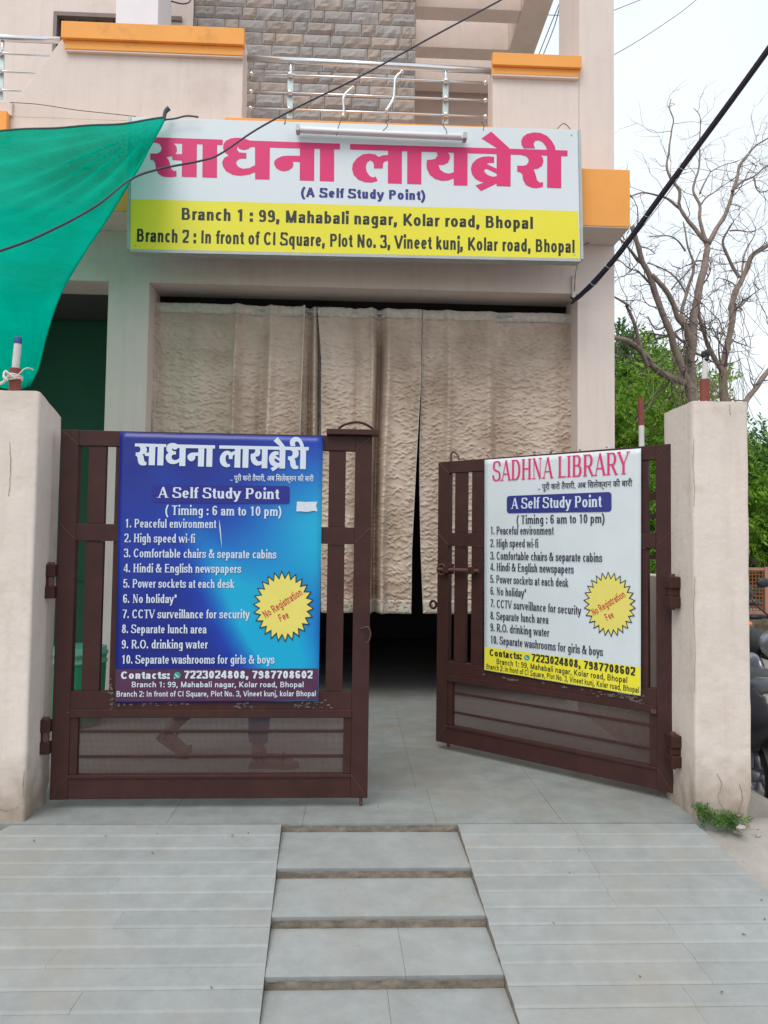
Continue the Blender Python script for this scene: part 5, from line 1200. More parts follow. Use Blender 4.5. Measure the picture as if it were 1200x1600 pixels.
px_limb(c4p((655, 700), (700, 600), (740, 540), (810, 500), (920, 470)), .016, .005, 8.5, 8.8, 8)
px_limb(c4p((1040, 590), (1060, 650), (1100, 680), (1180, 660)), .016, .008, 8.6, 8.4, 5)
px_limb([(1086, 800), (1083, 680)] + c5p((485, 500), (455, 400), (400, 270), (372, 150), (312, 10)) + c4p((310, 1330), (250, 1180), (205, 1040), (168, 930)), .075, .035, 8.0, 7.7, 12, depth=3)
px_limb(c4p((240, 1190), (150, 1090), (80, 1020), (30, 1000)), .020, .010, 7.8, 7.6, 5)
px_limb(c4p((310, 1280), (400, 1370), (460, 1470), (500, 1590)) + c5p((470, 130), (490, 250)), .034, .040, 7.75, 8.0, 5)
px_limb(c5p((492, 330), (465, 140), (440, 60)) + c4p((520, 1590), (560, 1400), (600, 1290), (612, 1190), (565, 1050), (540, 900)), .045, .010, 8.0, 8.4, 10, depth=3)
px_limb(c4p((550, 1110), (500, 1040), (430, 1005), (300, 1000)), .016, .008, 8.2, 8.0, 5)
px_limb(c4p((545, 1400), (480, 1290), (380, 1230), (285, 1190)), .016, .009, 8.2, 7.9, 6)
px_limb(c4p((450, 1380), (540, 1290), (620, 1190), (660, 1090)), .014, .007, 8.2, 8.3, 6)
px_limb(c5p((495, 500), (470, 455), (350, 400), (270, 350), (200, 260), (130, 210), (30, 175)), .062, .034, 8.0, 7.6, 10, depth=3)
px_limb(c5p((235, 350), (190, 230), (150, 80), (110, 0)) + c4p((140, 1500), (50, 1430), (10, 1420)), .035, .010, 7.75, 7.5, 7)
px_limb(c5p((500, 230), (430, 190), (350, 120), (280, 130), (240, 50)), .022, .008, 8.0, 7.8, 5)
px_limb([(1140, 820), (1133, 700)] + c5p((690, 560), (682, 400), (705, 250), (742, 60)) + c4p((880, 1500), (930, 1370), (990, 1230), (1040, 1130), (1143, 1070), (1240, 1010)), .080, .030, 8.4, 8.7, 16, depth=3, name='trunk')
px_limb(c4p((935, 1300), (870, 1170), (820, 1050), (858, 960), (885, 910)), .032, .012, 8.6, 8.5, 8, depth=3)
px_limb(c4p((950, 1290), (970, 1150), (1040, 1000), (1060, 930)), .020, .006, 8.6, 8.9, 7)
px_limb(c5p((695, 400), (620, 280), (570, 150), (535, 0), (530, -80)), .050, .018, 8.4, 8.2, 10, depth=3)
px_limb(c4p((870, 965), (950, 965), (1010, 970), (1060, 960)), .016, .008, 8.5, 8.4, 4)
px_limb(c4p((880, 1580), (930, 1500), (990, 1440)), .022, .010, 8.6, 8.5, 6, depth=3)
px_limb(c5p((810, 600), (822, 555), (880, 480), (960, 370), (1100, 250)), .050, .035, 8.4, 8.6, 6)
# hanging creepers
cr_ = MB(); rg2 = random.Random(12)
for k in range(46):
    x, y = rg2.uniform(1010, 1200), rg2.uniform(380, 560); p = at(x, y, Y=rg2.uniform(7.7, 8.7)); pp = [p]; d = Vector((rg2.gauss(0, .25), 0, -1))
    for j in range(9): d = (d + Vector((rg2.gauss(0, .28), rg2.gauss(0, .1), -.12))).normalized(); pp.append(pp[-1] + d * rg2.uniform(.06, .12))
    cr_.tube(smooth_path(pp, 2), rg2.uniform(.002, .0042), 4, caps=False)
for k in range(70):
    x, y = rg2.uniform(1050, 1165), rg2.uniform(540, 610); p = at(x, y, Y=rg2.uniform(7.7, 8.5)); pp = [p]; d = Vector((rg2.gauss(0, .15), 0, -1))
    for j in range(5): d = (d + Vector((rg2.gauss(0, .22), 0, -.1))).normalized(); pp.append(pp[-1] + d * .11)
    cr_.tube(pp, .0028, 4, caps=False)
cr_.build('dry_creepers', mat('dry_creeper', (.30, .25, .17), .95, var=.3), bare, smooth=True, kind='stuff')

# ---------------------------------------------------------------- leafy trees
def leaf_mat(name, dark, light, yellow):
    m = bpy.data.materials.new(name); m.use_nodes = True; n = m.node_tree; b = n.nodes['Principled BSDF']
    g = n.nodes.new('ShaderNodeNewGeometry'); r_ = n.nodes.new('ShaderNodeValToRGB'); E = r_.color_ramp.elements
    E[0].color = (*dark, 1); E[1].color = (*yellow, 1); q = E.new(.6); q.color = (*light, 1)
    n.links.new(g.outputs['Random Per Island'], r_.inputs[0]); n.links.new(r_.outputs[0], b.inputs['Base Color'])
    b.inputs['Roughness'].default_value = .55; b.inputs['Transmission Weight'].default_value = 0
    o = n.nodes['Material Output']; t = n.nodes.new('ShaderNodeBsdfTranslucent'); mx = n.nodes.new('ShaderNodeMixShader'); mx.inputs[0].default_value = .35
    n.links.new(r_.outputs[0], t.inputs[0]); n.links.new(b.outputs[0], mx.inputs[1]); n.links.new(t.outputs[0], mx.inputs[2]); n.links.new(mx.outputs[0], o.inputs[0]); return m
LM = [leaf_mat('neem_leaf', (.075, .18, .012), (.20, .40, .03), (.42, .58, .07)), leaf_mat('dark_leaf', (.030, .095, .022), (.08, .19, .04), (.18, .30, .07)), leaf_mat('bush_leaf', (.06, .15, .03), (.15, .31, .06), (.30, .46, .10))]
def fronds(centers, dirs, L, pairs, lw, ll, rg):
    """pinnate fronds as leaflet diamonds; returns verts, faces"""
    V = []; Fc = []
    for c, d in zip(centers, dirs):
        d = d / np.linalg.norm(d); s = np.cross(d, rg.normal(size=3)); s /= np.linalg.norm(s); u = np.cross(s, d)
        for k in range(pairs):
            t = (k + .5) / pairs; base = c + d * L * t - u * L * .35 * t * t
            for sg_ in (-1, 1):
                a = s * sg_ * .85 + d * .5 + rg.normal(size=3) * .18; a /= np.linalg.norm(a); wv = np.cross(a, u); wv /= np.linalg.norm(wv)
                q = ll * (1 - .5 * abs(t - .4)); i = len(V)
                V += [base, base + a * q * .5 + wv * lw, base + a * q - u * q * .25, base + a * q * .5 - wv * lw]; Fc.append((i, i + 1, i + 2, i + 3))
    return V, Fc
def tree(label, name, c, rad, N_, L, pairs, lw, ll, lm, seed, trunk=True, clumps=26, group='leafy trees beyond the wall', fill=.55):
    rg = np.random.default_rng(seed); t = thing(name, (c[0], c[1], -.35), 0, label, 'tree', group)
    cc = []
    for i in range(clumps):
        v = rg.normal(size=3); v /= np.linalg.norm(v); q = rg.uniform(fill, 1.0); cc.append(np.array(c) + v * np.array(rad) * q)
    cs, ds = [], []
    for i in range(N_):
        k = rg.integers(clumps); off = rg.normal(size=3) * np.array(rad) * .17; p = cc[k] + off; cs.append(p); d = (p - cc[k]) + np.array([0, 0, .1]) + rg.normal(size=3) * .25; ds.append(d + 1e-3)
    V, Fc = fronds(cs, ds, L, pairs, lw, ll, rg)
    mb = MB(); mb.v = [tuple(v) for v in V]; mb.f = Fc; mb.m = [0] * len(Fc)
    inv = np.array([c[0], c[1], -.35]); me = bpy.data.meshes.new('crown'); me.from_pydata([tuple(v - inv) for v in V], [], Fc); me.materials.append(lm)
    o = bpy.data.objects.new('crown', me); COL.objects.link(o); o.parent = t
    if trunk:
        b = MB().tube(smooth_path([(c[0] + .1, c[1], -.5), (c[0] - .1, c[1], c[2] * .3), (c[0], c[1], c[2])], 5), [.16 - .008 * i for i in range(11)], 8)
        for q in cc[::3]: b.tube(smooth_path([(c[0], c[1], c[2] * .45), tuple((np.array((c[0], c[1], c[2] * .6)) + q) / 2 + rg.normal(size=3) * .15), tuple(q)], 4), [.06 - .005 * i for i in range(9)], 5)
        b.build('trunk', M_bark, t, smooth=True)
    return t
def cpos(x, y, Y): p = at(x, y, Y=Y); return (p.x, p.y, p.z)
tree('bright green neem tree just right of the house, behind the bare tree', 'neem_tree', cpos(1012, 690, 11.5), (1.05, 1.1, 1.15), 1300, .34, 8, .015, .11, LM[0], 1, clumps=22, fill=.45)
tree('lower bright green bush growth below the neem tree, seen through the gate', 'neem_tree', cpos(1010, 830, 10.5), (1.1, .9, 1.1), 1000, .34, 8, .014, .12, LM[0], 2, clumps=26, fill=.3)
tree('darker far green tree rising beside the house column', 'leafy_tree', cpos(980, 592, 17), (1.0, 1.2, .95), 800, .30, 5, .030, .16, LM[1], 3, clumps=26, fill=.45)
tree('green tree behind the pillar pipe and the bare trunks', 'leafy_tree', cpos(1080, 735, 14), (1.5, 1.2, 1.25), 800, .32, 7, .018, .13, LM[2], 4, clumps=30, fill=.3)
tree('green tree at the right edge of the view, upper one', 'leafy_tree', cpos(1226, 735, 13), (1.0, 1.1, .85), 560, .32, 6, .020, .14, LM[2], 5, clumps=22, fill=.3)
tree('bright bushy green tree at the right edge of the view, lower one', 'neem_tree', cpos(1210, 825, 12), (1.0, 1.0, .85), 1100, .32, 8, .015, .12, LM[0], 6, clumps=24, fill=.3)
tree('dense green growth behind the right gate pillar', 'leafy_tree', cpos(1105, 800, 13), (1.6, 1.0, 1.3), 900, .32, 6, .022, .15, LM[1], 7, clumps=26, fill=.3)
# thin background greenery so the horizon stays leafy
rgh = np.random.default_rng(9); cs = []; ds = []
for i in range(2600): cs.append(np.array([rgh.uniform(2.5, 26), rgh.uniform(19, 22), abs(rgh.normal()) * .9 + .0])); ds.append(rgh.normal(size=3))
V, Fc = fronds(cs, ds, .5, 4, .06, .3, rgh)
me = bpy.data.meshes.new('far_greenery'); me.from_pydata([tuple(v) for v in V], [], Fc); me.materials.append(LM[1]); o = bpy.data.objects.new('far_greenery', me); COL.objects.link(o)
tag(o, 'far off green undergrowth closing the view beyond the trees', 'undergrowth', kind='stuff')

# ---------------------------------------------------------------- rusty fence on its retaining wall, far right
YF = 10.5
zt, zb_ = at(1185, 889, Y=YF).z, at(1185, 957, Y=YF).z
t = thing('mesh_fence', (at(1185, 900, Y=YF).x, YF, zb_), 0, 'rusty red mesh fence panels with salmon posts at the far right', 'fence')
xs_f = [at(1197, 900, Y=YF).x + k * 1.15 for k in range(-4, 4)]
for x in xs_f: MB().box(x - .028, x + .028, YF - .02, YF + .02, zb_ - .25, zt + .03).build('post', mat('salmon_post', (.42, .21, .15), .8, var=.15), t)
for z in (zt, zb_): MB().box(xs_f[0], xs_f[-1], YF - .012, YF + .012, z - .02, z + .02).build('rail', mat('salmon_post', (.42, .21, .15)), t)
for a, b in zip(xs_f, xs_f[1:]):
    m = MB(); nn_ = 22
    for i in range(nn_): x = lerp(a + .03, b - .03, (i + .5) / nn_); m.box(x - .006, x + .006, YF - .004, YF + .004, zb_ + .02, zt - .02)
    for j in range(12): z = lerp(zb_ + .03, zt - .03, j / 11); m.box(a + .03, b - .03, YF - .006, YF + .002, z - .006, z + .006)
    m.build('mesh_panel', M_brick, t)
t = thing('retaining_wall', (6, YF, -.4), 0, 'mossy rubble retaining wall under the rusty mesh fence', 'wall')
m = MB().grid(lambda u, v: (lerp(2.3, 9.5, u), YF - .12 + .05 * noise.noise((u * 40, v * 8, 1)), lerp(-.5, zb_ - .03, v)), 110, 14)
m.build('wall_face', M_moss, t, smooth=True); MB().box(2.3, 9.5, YF - .12, YF + .3, zb_ - .06, zb_ - .022).build('wall_cap', M_moss, t)

# ---------------------------------------------------------------- weeds and rubble at the right pillar foot
def weed(label, c, n_, spread, L, seed, hgt=.05):
    rg = np.random.default_rng(seed); t = thing('weed', c, 0, label, 'weed', 'weeds at the right pillar foot'); 
    st = MB()
    for i in range(n_):
        a = rg.uniform(0, 2 * math.pi); r_ = spread * rg.uniform(.2, 1) ; e_ = Vector((c[0] + r_ * math.cos(a), c[1] + r_ * .35 * math.sin(a) - abs(r_) * .1, c[2] + rg.uniform(.2, 1) * hgt))
        mid = Vector(c).lerp(e_, .5) + Vector((0, 0, hgt * .5)); P = smooth_path([c, mid, e_], 4); st.tube(P, .0014, 4, caps=False)
        lf = MB(); V, Fc = fronds([np.array(P[k]) for k in (3, 5, 7, 8)], [np.array(P[min(k + 1, 8)] - P[k - 1]) + rg.normal(size=3) * .02 for k in (3, 5, 7, 8)], L, 6, .0028, .017, rg)
        lf.v = [tuple(v) for v in V]; lf.f = Fc; lf.m = [0] * len(Fc); lf.build('leaves', LM[2] if i % 2 else LM[1], t)
    st.build('stems', mat('weed_stem', (.10, .16, .04), .8), t)
w0 = on_ramp(1140, 1292); bz = lambda x, y: Vector((on_ramp(x, y).x, on_ramp(x, y).y, gh(on_ramp(x, y).x, on_ramp(x, y).y) + .01))
c1 = at(1135, 1287, Y=3.165); weed('larger feathery green weed spreading at the foot of the right pillar', c1, 18, .10, .038, 1, .028)
c2 = at(1098, 1275, Y=3.17); weed('small green weed sprig at the inner corner of the right pillar', c2, 7, .04, .03, 2, .035)
rg2 = random.Random(4)
for k in range(5):
    x, y = rg2.uniform(1150, 1192), rg2.uniform(1292, 1308); p = at(x, y, Y=3.10 + rg2.uniform(-.02, .04)); s_ = rg2.uniform(.006, .017)
    m = MB().ball(p, (s_ * 1.3, s_, s_ * .7), 8); m.v = [tuple(Vector(v) + Vector((1, 1, 1)) * s_ * .5 * noise.noise(Vector(v) * 60)) for v in m.v]
    tag(m.build('rubble_stone', M_rubble), 'broken pale stone lying beside the weeds at the right pillar foot', 'stone', 'broken stones by the right pillar')
# grass tuft at the left edge
t = thing('grass_tuft', at(2, 1292, z=-.02), 0, 'dry little grass tuft at the outer foot of the left pillar', 'grass tuft')
m = MB()
for k in range(60):
    b0 = Vector(t.location) + Vector((rg2.gauss(0, .05), rg2.gauss(0, .02), -.02)); d = Vector((rg2.gauss(0, .4), rg2.gauss(0, .3), 1)).normalized(); hgt = rg2.uniform(.02, .05)
    m.face([b0 + Vector((-.0015, 0, 0)), b0 + Vector((.0015, 0, 0)), b0 + d * hgt])
m.build('blades', mat('dry_grass', (.16, .17, .07), .9), t)
# dead leaves scattered on the stone
for k, (x, y, on) in enumerate(((591, 1263, 0), (53, 1315, 1), (165, 1308, 1), (245, 1304, 1), (363, 1307, 1), (330, 1545, 1), (890, 1365, 1), (1162, 1462, 1), (1195, 1438, 1), (905, 1330, 1), (560, 1480, 1), (760, 1437, 1), (1000, 1528, 1), (388, 1303, 1), (238, 1334, 1), (1190, 1408, 1), (865, 1444, 1), (1128, 1552, 1))):
    p = (on_ramp(x, y) if on else at(x, y, z=0)) + Vector((0, 0, .0045)); a = k * 1.7; l_ = .004 + .004 * ((k * 37) % 10) / 10
    e1, e2_ = Vector((math.cos(a), math.sin(a), .1)) * l_, Vector((-math.sin(a), math.cos(a), -.1)) * l_ * .45
    m = MB().face([p + e1, p + e2_ + Vector((0, 0, .002)), p - e1, p - e2_ + Vector((0, 0, .001))])
    tag(m.build('dead_leaf', mat('dead_leaf', (.11, .075, .05), .9, rnd=.3), solid=.0006), 'tiny brown dead leaf lying on the grey stone of the entrance', 'leaf', 'dead leaves on the entrance stone')

# ---------------------------------------------------------------- green drum behind the left gate leaf
c = at(122, 1075, Y=4.9); t = thing('plastic_drum', (c.x, 4.9, 0), 0, 'green plastic drum with pale ribbed rim behind the left gate leaf', 'drum')
zt = at(122, 1010, Y=4.9).z
MB().lathe([(0, .003), (.14, .003), (.155, .05), (.165, zt * .5), (.168, zt - .10)], (c.x, 4.9, 0), 'Z', 28).build('drum_body', M_bucket, t, smooth=True)
MB().lathe([(.168, zt - .10), (.176, zt - .095), (.176, zt - .085), (.168, zt - .08), (.170, zt - .05), (.178, zt - .045), (.178, zt - .03), (.168, zt - .025), (.168, zt), (.15, zt + .004), (0, zt + .004)], (c.x, 4.9, 0), 'Z', 28).build('drum_lid', mat('pale_green_plastic', (.10, .34, .24), .4), t, smooth=True)

# ---------------------------------------------------------------- two-wheelers parked at the right
def wheel(par, c, r, wd, axis='X'):
    t = MB().lathe([(r - .05, -wd * .5), (r - .02, -wd * .55), (r - .003, -wd * .3), (r, 0), (r - .003, wd * .3), (r - .02, wd * .55), (r - .05, wd * .5), (r - .05, -wd * .5)], c, 'X', 30)
    w_ = t.build('wheel', M_black, par, smooth=True)
    m = MB().lathe([(r - .05, -wd * .4), (r - .07, -wd * .35), (r - .07, wd * .35), (r - .05, wd * .4)], c, 'X', 30)
    for k in range(6):
        a = k * math.pi / 3; q = Vector((0, math.cos(a), math.sin(a))); m.tube([Vector(c) + q * .02, Vector(c) + q * (r - .06)], .009, 6)
    m.lathe([(0, -.05), (.035, -.05), (.035, .05), (0, .05)], c, 'X', 14); m.build('rim', M_silver, w_, smooth=True)
def scooter(loc, rz, label, body):
    """local: +y forward"""
    t = thing('parked_scooter', loc, rz, label, 'scooter', 'two-wheelers parked right of the gate')
    Mx = WM[t.name]; WM[t.name] = Matrix.Identity(4); L_ = dict(local=True)
    wheel(t, (0, -.60, .22), .22, .10) if 0 else None
    WM[t.name] = Mx
    def W(c, r, wd):
        t2 = MB().lathe([(r - .055, -wd * .5), (r - .02, -wd * .55), (r - .003, -wd * .3), (r, 0), (r - .003, wd * .3), (r - .02, wd * .55), (r - .055, wd * .5), (r - .055, -wd * .5)], c, 'X', 30).build('wheel', M_black, t, smooth=True, local=True)
        m = MB().lathe([(r - .05, -wd * .4), (r - .075, -wd * .35), (r - .075, wd * .35), (r - .05, wd * .4)], c, 'X', 24)
        for k in range(5): a = k * 1.2566; q = Vector((0, math.cos(a), math.sin(a))); m.tube([Vector(c) + q * .02, Vector(c) + q * (r - .06)], .014, 6)
        m.lathe([(0, -.05), (.04, -.05), (.04, .05), (0, .05)], c, 'X', 12); m.build('rim', M_silver, t2, smooth=True, local=True)
    W((0, -.55, .23), .23, .11); W((0, .66, .23), .23, .10)
    # rear body: swollen shell lofted from the tail to the floorboard
    secs = [(-.86, .05, .06, .60), (-.82, .14, .12, .62), (-.70, .20, .20, .60), (-.50, .235, .24, .56), (-.28, .23, .22, .53), (-.10, .17, .16, .46), (.02, .12, .06, .36)]
    m = MB(); n_ = 18; rings = []
    for (y, hw, hh, zc) in secs:
        for k in range(n_):
            a = 2 * math.pi * k / n_; ca, sa = math.cos(a), math.sin(a)
            m.v.append((hw * math.copysign(abs(ca) ** .75, ca), y, zc + hh * math.copysign(abs(sa) ** .8, sa)))
    for i in range(len(secs) - 1):
        for k in range(n_): k2 = (k + 1) % n_; m.f.append((i * n_ + k, i * n_ + k2, (i + 1) * n_ + k2, (i + 1) * n_ + k)); m.m.append(0)
    m.f += [tuple(range(n_)), tuple((len(secs) - 1) * n_ + k for k in range(n_))]; m.m += [0, 0]
    m.build('rear_body', body, t, smooth=True, local=True)
    m = MB(); P = []
    for (y, hw, z) in [(-.80, .10, .75), (-.6, .16, .80), (-.35, .17, .80), (-.12, .14, .77), (.02, .08, .73)]:
        b = len(m.v); m.v += [(-hw, y, z - .06), (-hw * .9, y, z - .01), (0, y, z), (hw * .9, y, z - .01), (hw, y, z - .06)]
        if b: 
            for k in range(4): m.f.append((b - 5 + k, b - 4 + k, b + k + 1, b + k)); m.m.append(0)
    m.build('seat', M_seat, t, smooth=True, local=True, solid=.02)
    MB().box(-.15, .15, -.05, .42, .27, .31).build('footboard', M_plastic, t, local=True, bevel=.012)
    m = MB()
    for (y, z, hw) in [(.40, .30, .17), (.46, .50, .20), (.50, .70, .19), (.52, .88, .13), (.50, .95, .08)]:
        b = len(m.v); m.v += [(-hw, y - .05, z), (-hw * .6, y + .03, z), (0, y + .06, z), (hw * .6, y + .03, z), (hw, y - .05, z)]
        if b:
            for k in range(4): m.f.append((b - 5 + k, b - 4 + k, b + k + 1, b + k)); m.m.append(0)
    m.build('front_apron', body, t, smooth=True, local=True, solid=.02)
    MB().grid(lambda u, v: (.07 * math.sin((u - .5) * math.pi), .66 + .27 * math.cos(lerp(.15, 2.7, v)), .23 + .27 * math.sin(lerp(.15, 2.7, v)) + .02 * math.cos((u - .5) * math.pi)), 8, 14).build('mudguard', body, t, smooth=True, local=True, solid=.006)
    MB().grid(lambda u, v: (.075 * math.sin((u - .5) * math.pi), -.55 - .28 * math.cos(lerp(-.5, 1.5, v)), .23 + .27 * math.sin(lerp(-.5, 1.5, v))), 8, 12).build('rear_mudguard', M_plastic, t, smooth=True, local=True, solid=.006)
    MB().tube([(0, .66, .23), (0, .56, .60), (0, .50, .95)], .025, 8).build('steering_stem', M_plastic, t, local=True, smooth=True)
    hb = MB().tube(smooth_path([(-.34, .40, 1.00), (-.2, .46, 1.0), (0, .50, .96), (.2, .46, 1.0), (.34, .40, 1.00)], 4), .014, 8).build('handlebar', M_plastic, t, local=True, smooth=True)
    MB().ball((0, .56, .96), (.09, .08, .07), 14).build('headlight', M_chrome, hb, local=True, smooth=True)
    for s in (-1, 1):
        mr = MB().tube([(s * .22, .45, 1.0), (s * .28, .44, 1.10), (s * .33, .43, 1.17)], .006, 6).ball((s * .36, .43, 1.20), (.062, .018, .042), 14).build('mirror', M_plastic, t, local=True, smooth=True)
        MB().ball((s * .07, -.855, .60), (.02, .02, .018), 10).build('indicator', M_orlens, t, local=True, smooth=True)
    MB().ball((0, -.865, .62), (.09, .03, .05), 12).build('tail_light', M_redlens, t, local=True, smooth=True)
    MB().box(-.10, .10, -.90, -.89, .36, .46).build('number_plate', M_yplate, t, local=True)
    MB().tube([(.16, -.2, .2), (.19, -.5, .22), (.20, -.85, .28)], .04, 10).build('exhaust', M_silver, t, local=True, smooth=True)
    MB().tube([(-.10, -.25, .25), (-.20, -.25, .0)], .010, 6).build('side_stand', M_plastic, t, local=True)
    return t
scooter((2.36, 4.72, -.33), R(-4), 'black scooter parked tail towards the gate, at the right edge beside the pillar', M_bikeblack)
def motorcycle(loc, rz, label, tankm):
    t = thing('parked_motorcycle', loc, rz, label, 'motorcycle', 'two-wheelers parked right of the gate')
    K = dict(local=True, smooth=True)
    def W(y):
        c = (0, y, .30); r = .30; wd = .09
        t2 = MB().lathe([(r - .045, -wd * .5), (r - .01, -wd * .4), (r, 0), (r - .01, wd * .4), (r - .045, wd * .5), (r - .045, -wd * .5)], c, 'X', 32).build('wheel', M_black, t, **K)
        m = MB().lathe([(r - .045, -.03), (r - .06, -.03), (r - .06, .03), (r - .045, .03)], c, 'X', 30)
        for k in range(6): a = k * math.pi / 3; q = Vector((0, math.cos(a), math.sin(a))); m.tube([Vector(c), Vector(c) + q * (r - .05)], .010, 6)
        m.lathe([(0, -.06), (.04, -.06), (.04, .06), (0, .06)], c, 'X', 12); m.build('rim', M_silver, t2, **K)
    W(-.62); W(.68)
    for s in (-1, 1): MB().tube([(s * .085, .68, .30), (s * .085, .56, .62), (s * .085, .46, .92)], .022, 8).build('fork', M_chrome, t, **K)
    MB().ball((0, .08, .80), (.155, .27, .135), 18).build('fuel_tank', tankm, t, **K)
    MB().grid(lambda u, v: ((u - .5) * .26 * (1 - .5 * abs(v - .4)), lerp(-.16, -.80, v), .79 + .04 * v - .10 * (2 * u - 1) ** 4 + .03 * math.sin(v * 3)), 10, 14).build('seat', M_seat, t, solid=.05, **K)
    MB().ball((0, .05, .42), (.13, .20, .18), 14).build('engine', M_silver, t, **K)
    for s in (-1, 1): MB().ball((s * .13, -.18, .60), (.05, .20, .11), 12).build('side_panel', tankm, t, **K)
    MB().tube([(0, .42, .90), (0, .10, .68), (0, -.45, .66), (0, -.85, .74)], .025, 8).build('frame', M_plastic, t, **K)
    MB().tube([(.08, .15, .3), (.14, -.2, .22), (.17, -.8, .30)], .035, 10).build('exhaust', M_chrome, t, **K)
    MB().grid(lambda u, v: (.06 * math.sin((u - .5) * 2.6), .68 + .33 * math.cos(lerp(.3, 2.6, v)), .30 + .33 * math.sin(lerp(.3, 2.6, v)) + .02 * math.cos((u - .5) * 3)), 8, 14).build('front_mudguard', tankm, t, solid=.006, **K)
    hb = MB().tube(smooth_path([(-.37, .28, 1.03), (-.22, .36, 1.04), (-.08, .44, .97), (.08, .44, .97), (.22, .36, 1.04), (.37, .28, 1.03)], 4), .012, 8).build('handlebar', M_plastic, t, **K)
    for s in (-1, 1): MB().tube([(s * .26, .34, 1.04), (s * .37, .28, 1.03)], .018, 8).build('grip', M_black, hb, **K)
    MB().ball((0, .56, .86), (.10, .07, .10), 16).build('headlight', M_chrome, t, **K)
    MB().ball((0, .50, .93), (.13, .09, .09), 14).build('cowl', M_plastic, t, **K)
    for s in (-1, 1):
        MB().tube([(s * .20, .38, 1.03), (s * .30, .36, 1.12), (s * .36, .36, 1.20)], .007, 6).ball((s * .395, .355, 1.235), (.068, .022, .046), 14).build('mirror', M_plastic, t, **K)
        MB().tube([(s * .10, .52, .86), (s * .19, .52, .86)], .008, 6).ball((s * .21, .53, .86), (.03, .035, .024), 10).build('indicator', M_orlens, t, **K)
    MB().box(-.10, .10, .60, .612, .95, 1.03).build('front_plate', M_yplate, t, local=True)
    MB().ball((0, -.86, .78), (.08, .05, .04), 12).build('tail_light', M_redlens, t, **K)
    MB().tube([(-.10, -.1, .30), (-.28, -.12, .0)], .012, 6).build('side_stand', M_plastic, t, local=True)
    return t
p = at(1184, 975, Y=5.3)
motorcycle((p.x + .42, 5.75, -.36), R(172), 'silver grey motorcycle facing the street behind the black scooter, its mirror raised', M_silver)
motorcycle((p.x + .62, 7.3, -.36), R(168), 'dark motorcycle standing further back at the right edge', M_bikeblack)

# ---------------------------------------------------------------- person walking behind the left gate leaf
M_skin = mat('brown_skin', (.24, .115, .07), .55, var=.06)
M_jeans = mat('blue_jeans', (.045, .075, .20), .85, var=.2, vs=25)
M_shirt = mat('grey_shirt', (.20, .20, .22), .85, var=.1)
M_sandal = mat('brown_sandal', (.10, .045, .03), .6)
M_hair = mat('black_hair', (.012, .010, .010), .6)
PX, PY = -.72, 4.07
per = thing('person', (PX, PY, 0), 0, 'person in blue jeans and brown sandals walking behind the mesh of the left gate', 'person')
J = {'pelvis': (0, 0, .88, .125, .10), 'spine': (.01, 0, 1.02, .12, .095), 'chest': (.02, 0, 1.20, .14, .10), 'neck0': (.03, 0, 1.37, .075, .065), 'neck': (.04, 0, 1.43, .052, .052), 'head0': (.055, 0, 1.49, .06, .055), 'head': (.06, 0, 1.555, .085, .072), 'head1': (.055, 0, 1.61, .066, .058),
     # leading leg (photo right), trailing leg (photo left)
     'hipR': (.03, -.085, .84, .088, .088), 'kneeR': (.235, -.09, .47, .058, .058), 'calfR': (.235, -.09, .36, .057, .052), 'ankR': (.23, -.09, .085, .036, .036), 'heelR': (.215, -.09, .045, .034, .03), 'ballR': (.36, -.09, .03, .036, .020), 'toeR': (.42, -.09, .026, .028, .014),
     'hipL': (-.02, .085, .84, .088, .088), 'kneeL': (-.02, .09, .46, .058, .058), 'calfL': (-.09, .09, .36, .057, .052), 'ankL': (-.265, .09, .155, .036, .036), 'heelL': (-.30, .09, .125, .034, .03), 'ballL': (-.205, .09, .035, .036, .020), 'toeL': (-.15, .09, .024, .028, .014),
     'shR': (.02, -.17, 1.35, .055, .055), 'elR': (-.07, -.20, 1.08, .038, .038), 'wrR': (.02, -.20, .86, .026, .026), 'palmR': (.05, -.20, .80, .030, .020),
     'shL': (.02, .17, 1.35, .055, .055), 'elL': (.06, .20, 1.07, .038, .038), 'wrL': (.20, .19, .90, .026, .026), 'palmL': (.245, .185, .85, .030, .020)}
E_ = [('pelvis', 'spine'), ('spine', 'chest'), ('chest', 'neck0'), ('neck0', 'neck'), ('neck', 'head0'), ('head0', 'head'), ('head', 'head1')]
for s in 'RL': E_ += [('pelvis', 'hip' + s), ('hip' + s, 'knee' + s), ('knee' + s, 'calf' + s), ('calf' + s, 'ank' + s), ('ank' + s, 'heel' + s), ('heel' + s, 'ball' + s), ('ball' + s, 'toe' + s), ('neck0', 'sh' + s), ('sh' + s, 'el' + s), ('el' + s, 'wr' + s), ('wr' + s, 'palm' + s)]
for s in 'RL':
    px_, py_, pz_ = J['palm' + s][:3]; dirx = .35 if s == 'L' else .25
    for k, (dy, ln) in enumerate(((-.022, .062), (-.008, .072), (.007, .068), (.021, .054))):
        a, b = 'f%s%da' % (s, k), 'f%s%db' % (s, k)
        J[a] = (px_ + .025 + .3 * ln * dirx, py_ + dy, pz_ - .03 - ln * .3, .0088, .0085); J[b] = (px_ + .03 + ln * dirx * .5, py_ + dy * 1.1, pz_ - .035 - ln * .85, .0075, .0075)
        E_ += [('palm' + s, a), (a, b)]
    J['t' + s] = (px_ + .045, py_ - .028, pz_ + .0, .0095, .009); J['u' + s] = (px_ + .060, py_ - .033, pz_ - .032, .008, .008); E_ += [('palm' + s, 't' + s), ('t' + s, 'u' + s)]
names = list(J)
me = bpy.data.meshes.new('body'); me.from_pydata([(J[k][0], J[k][1], J[k][2]) for k in names], [(names.index(a), names.index(b)) for a, b in E_], [])
bo = bpy.data.objects.new('body', me); COL.objects.link(bo)
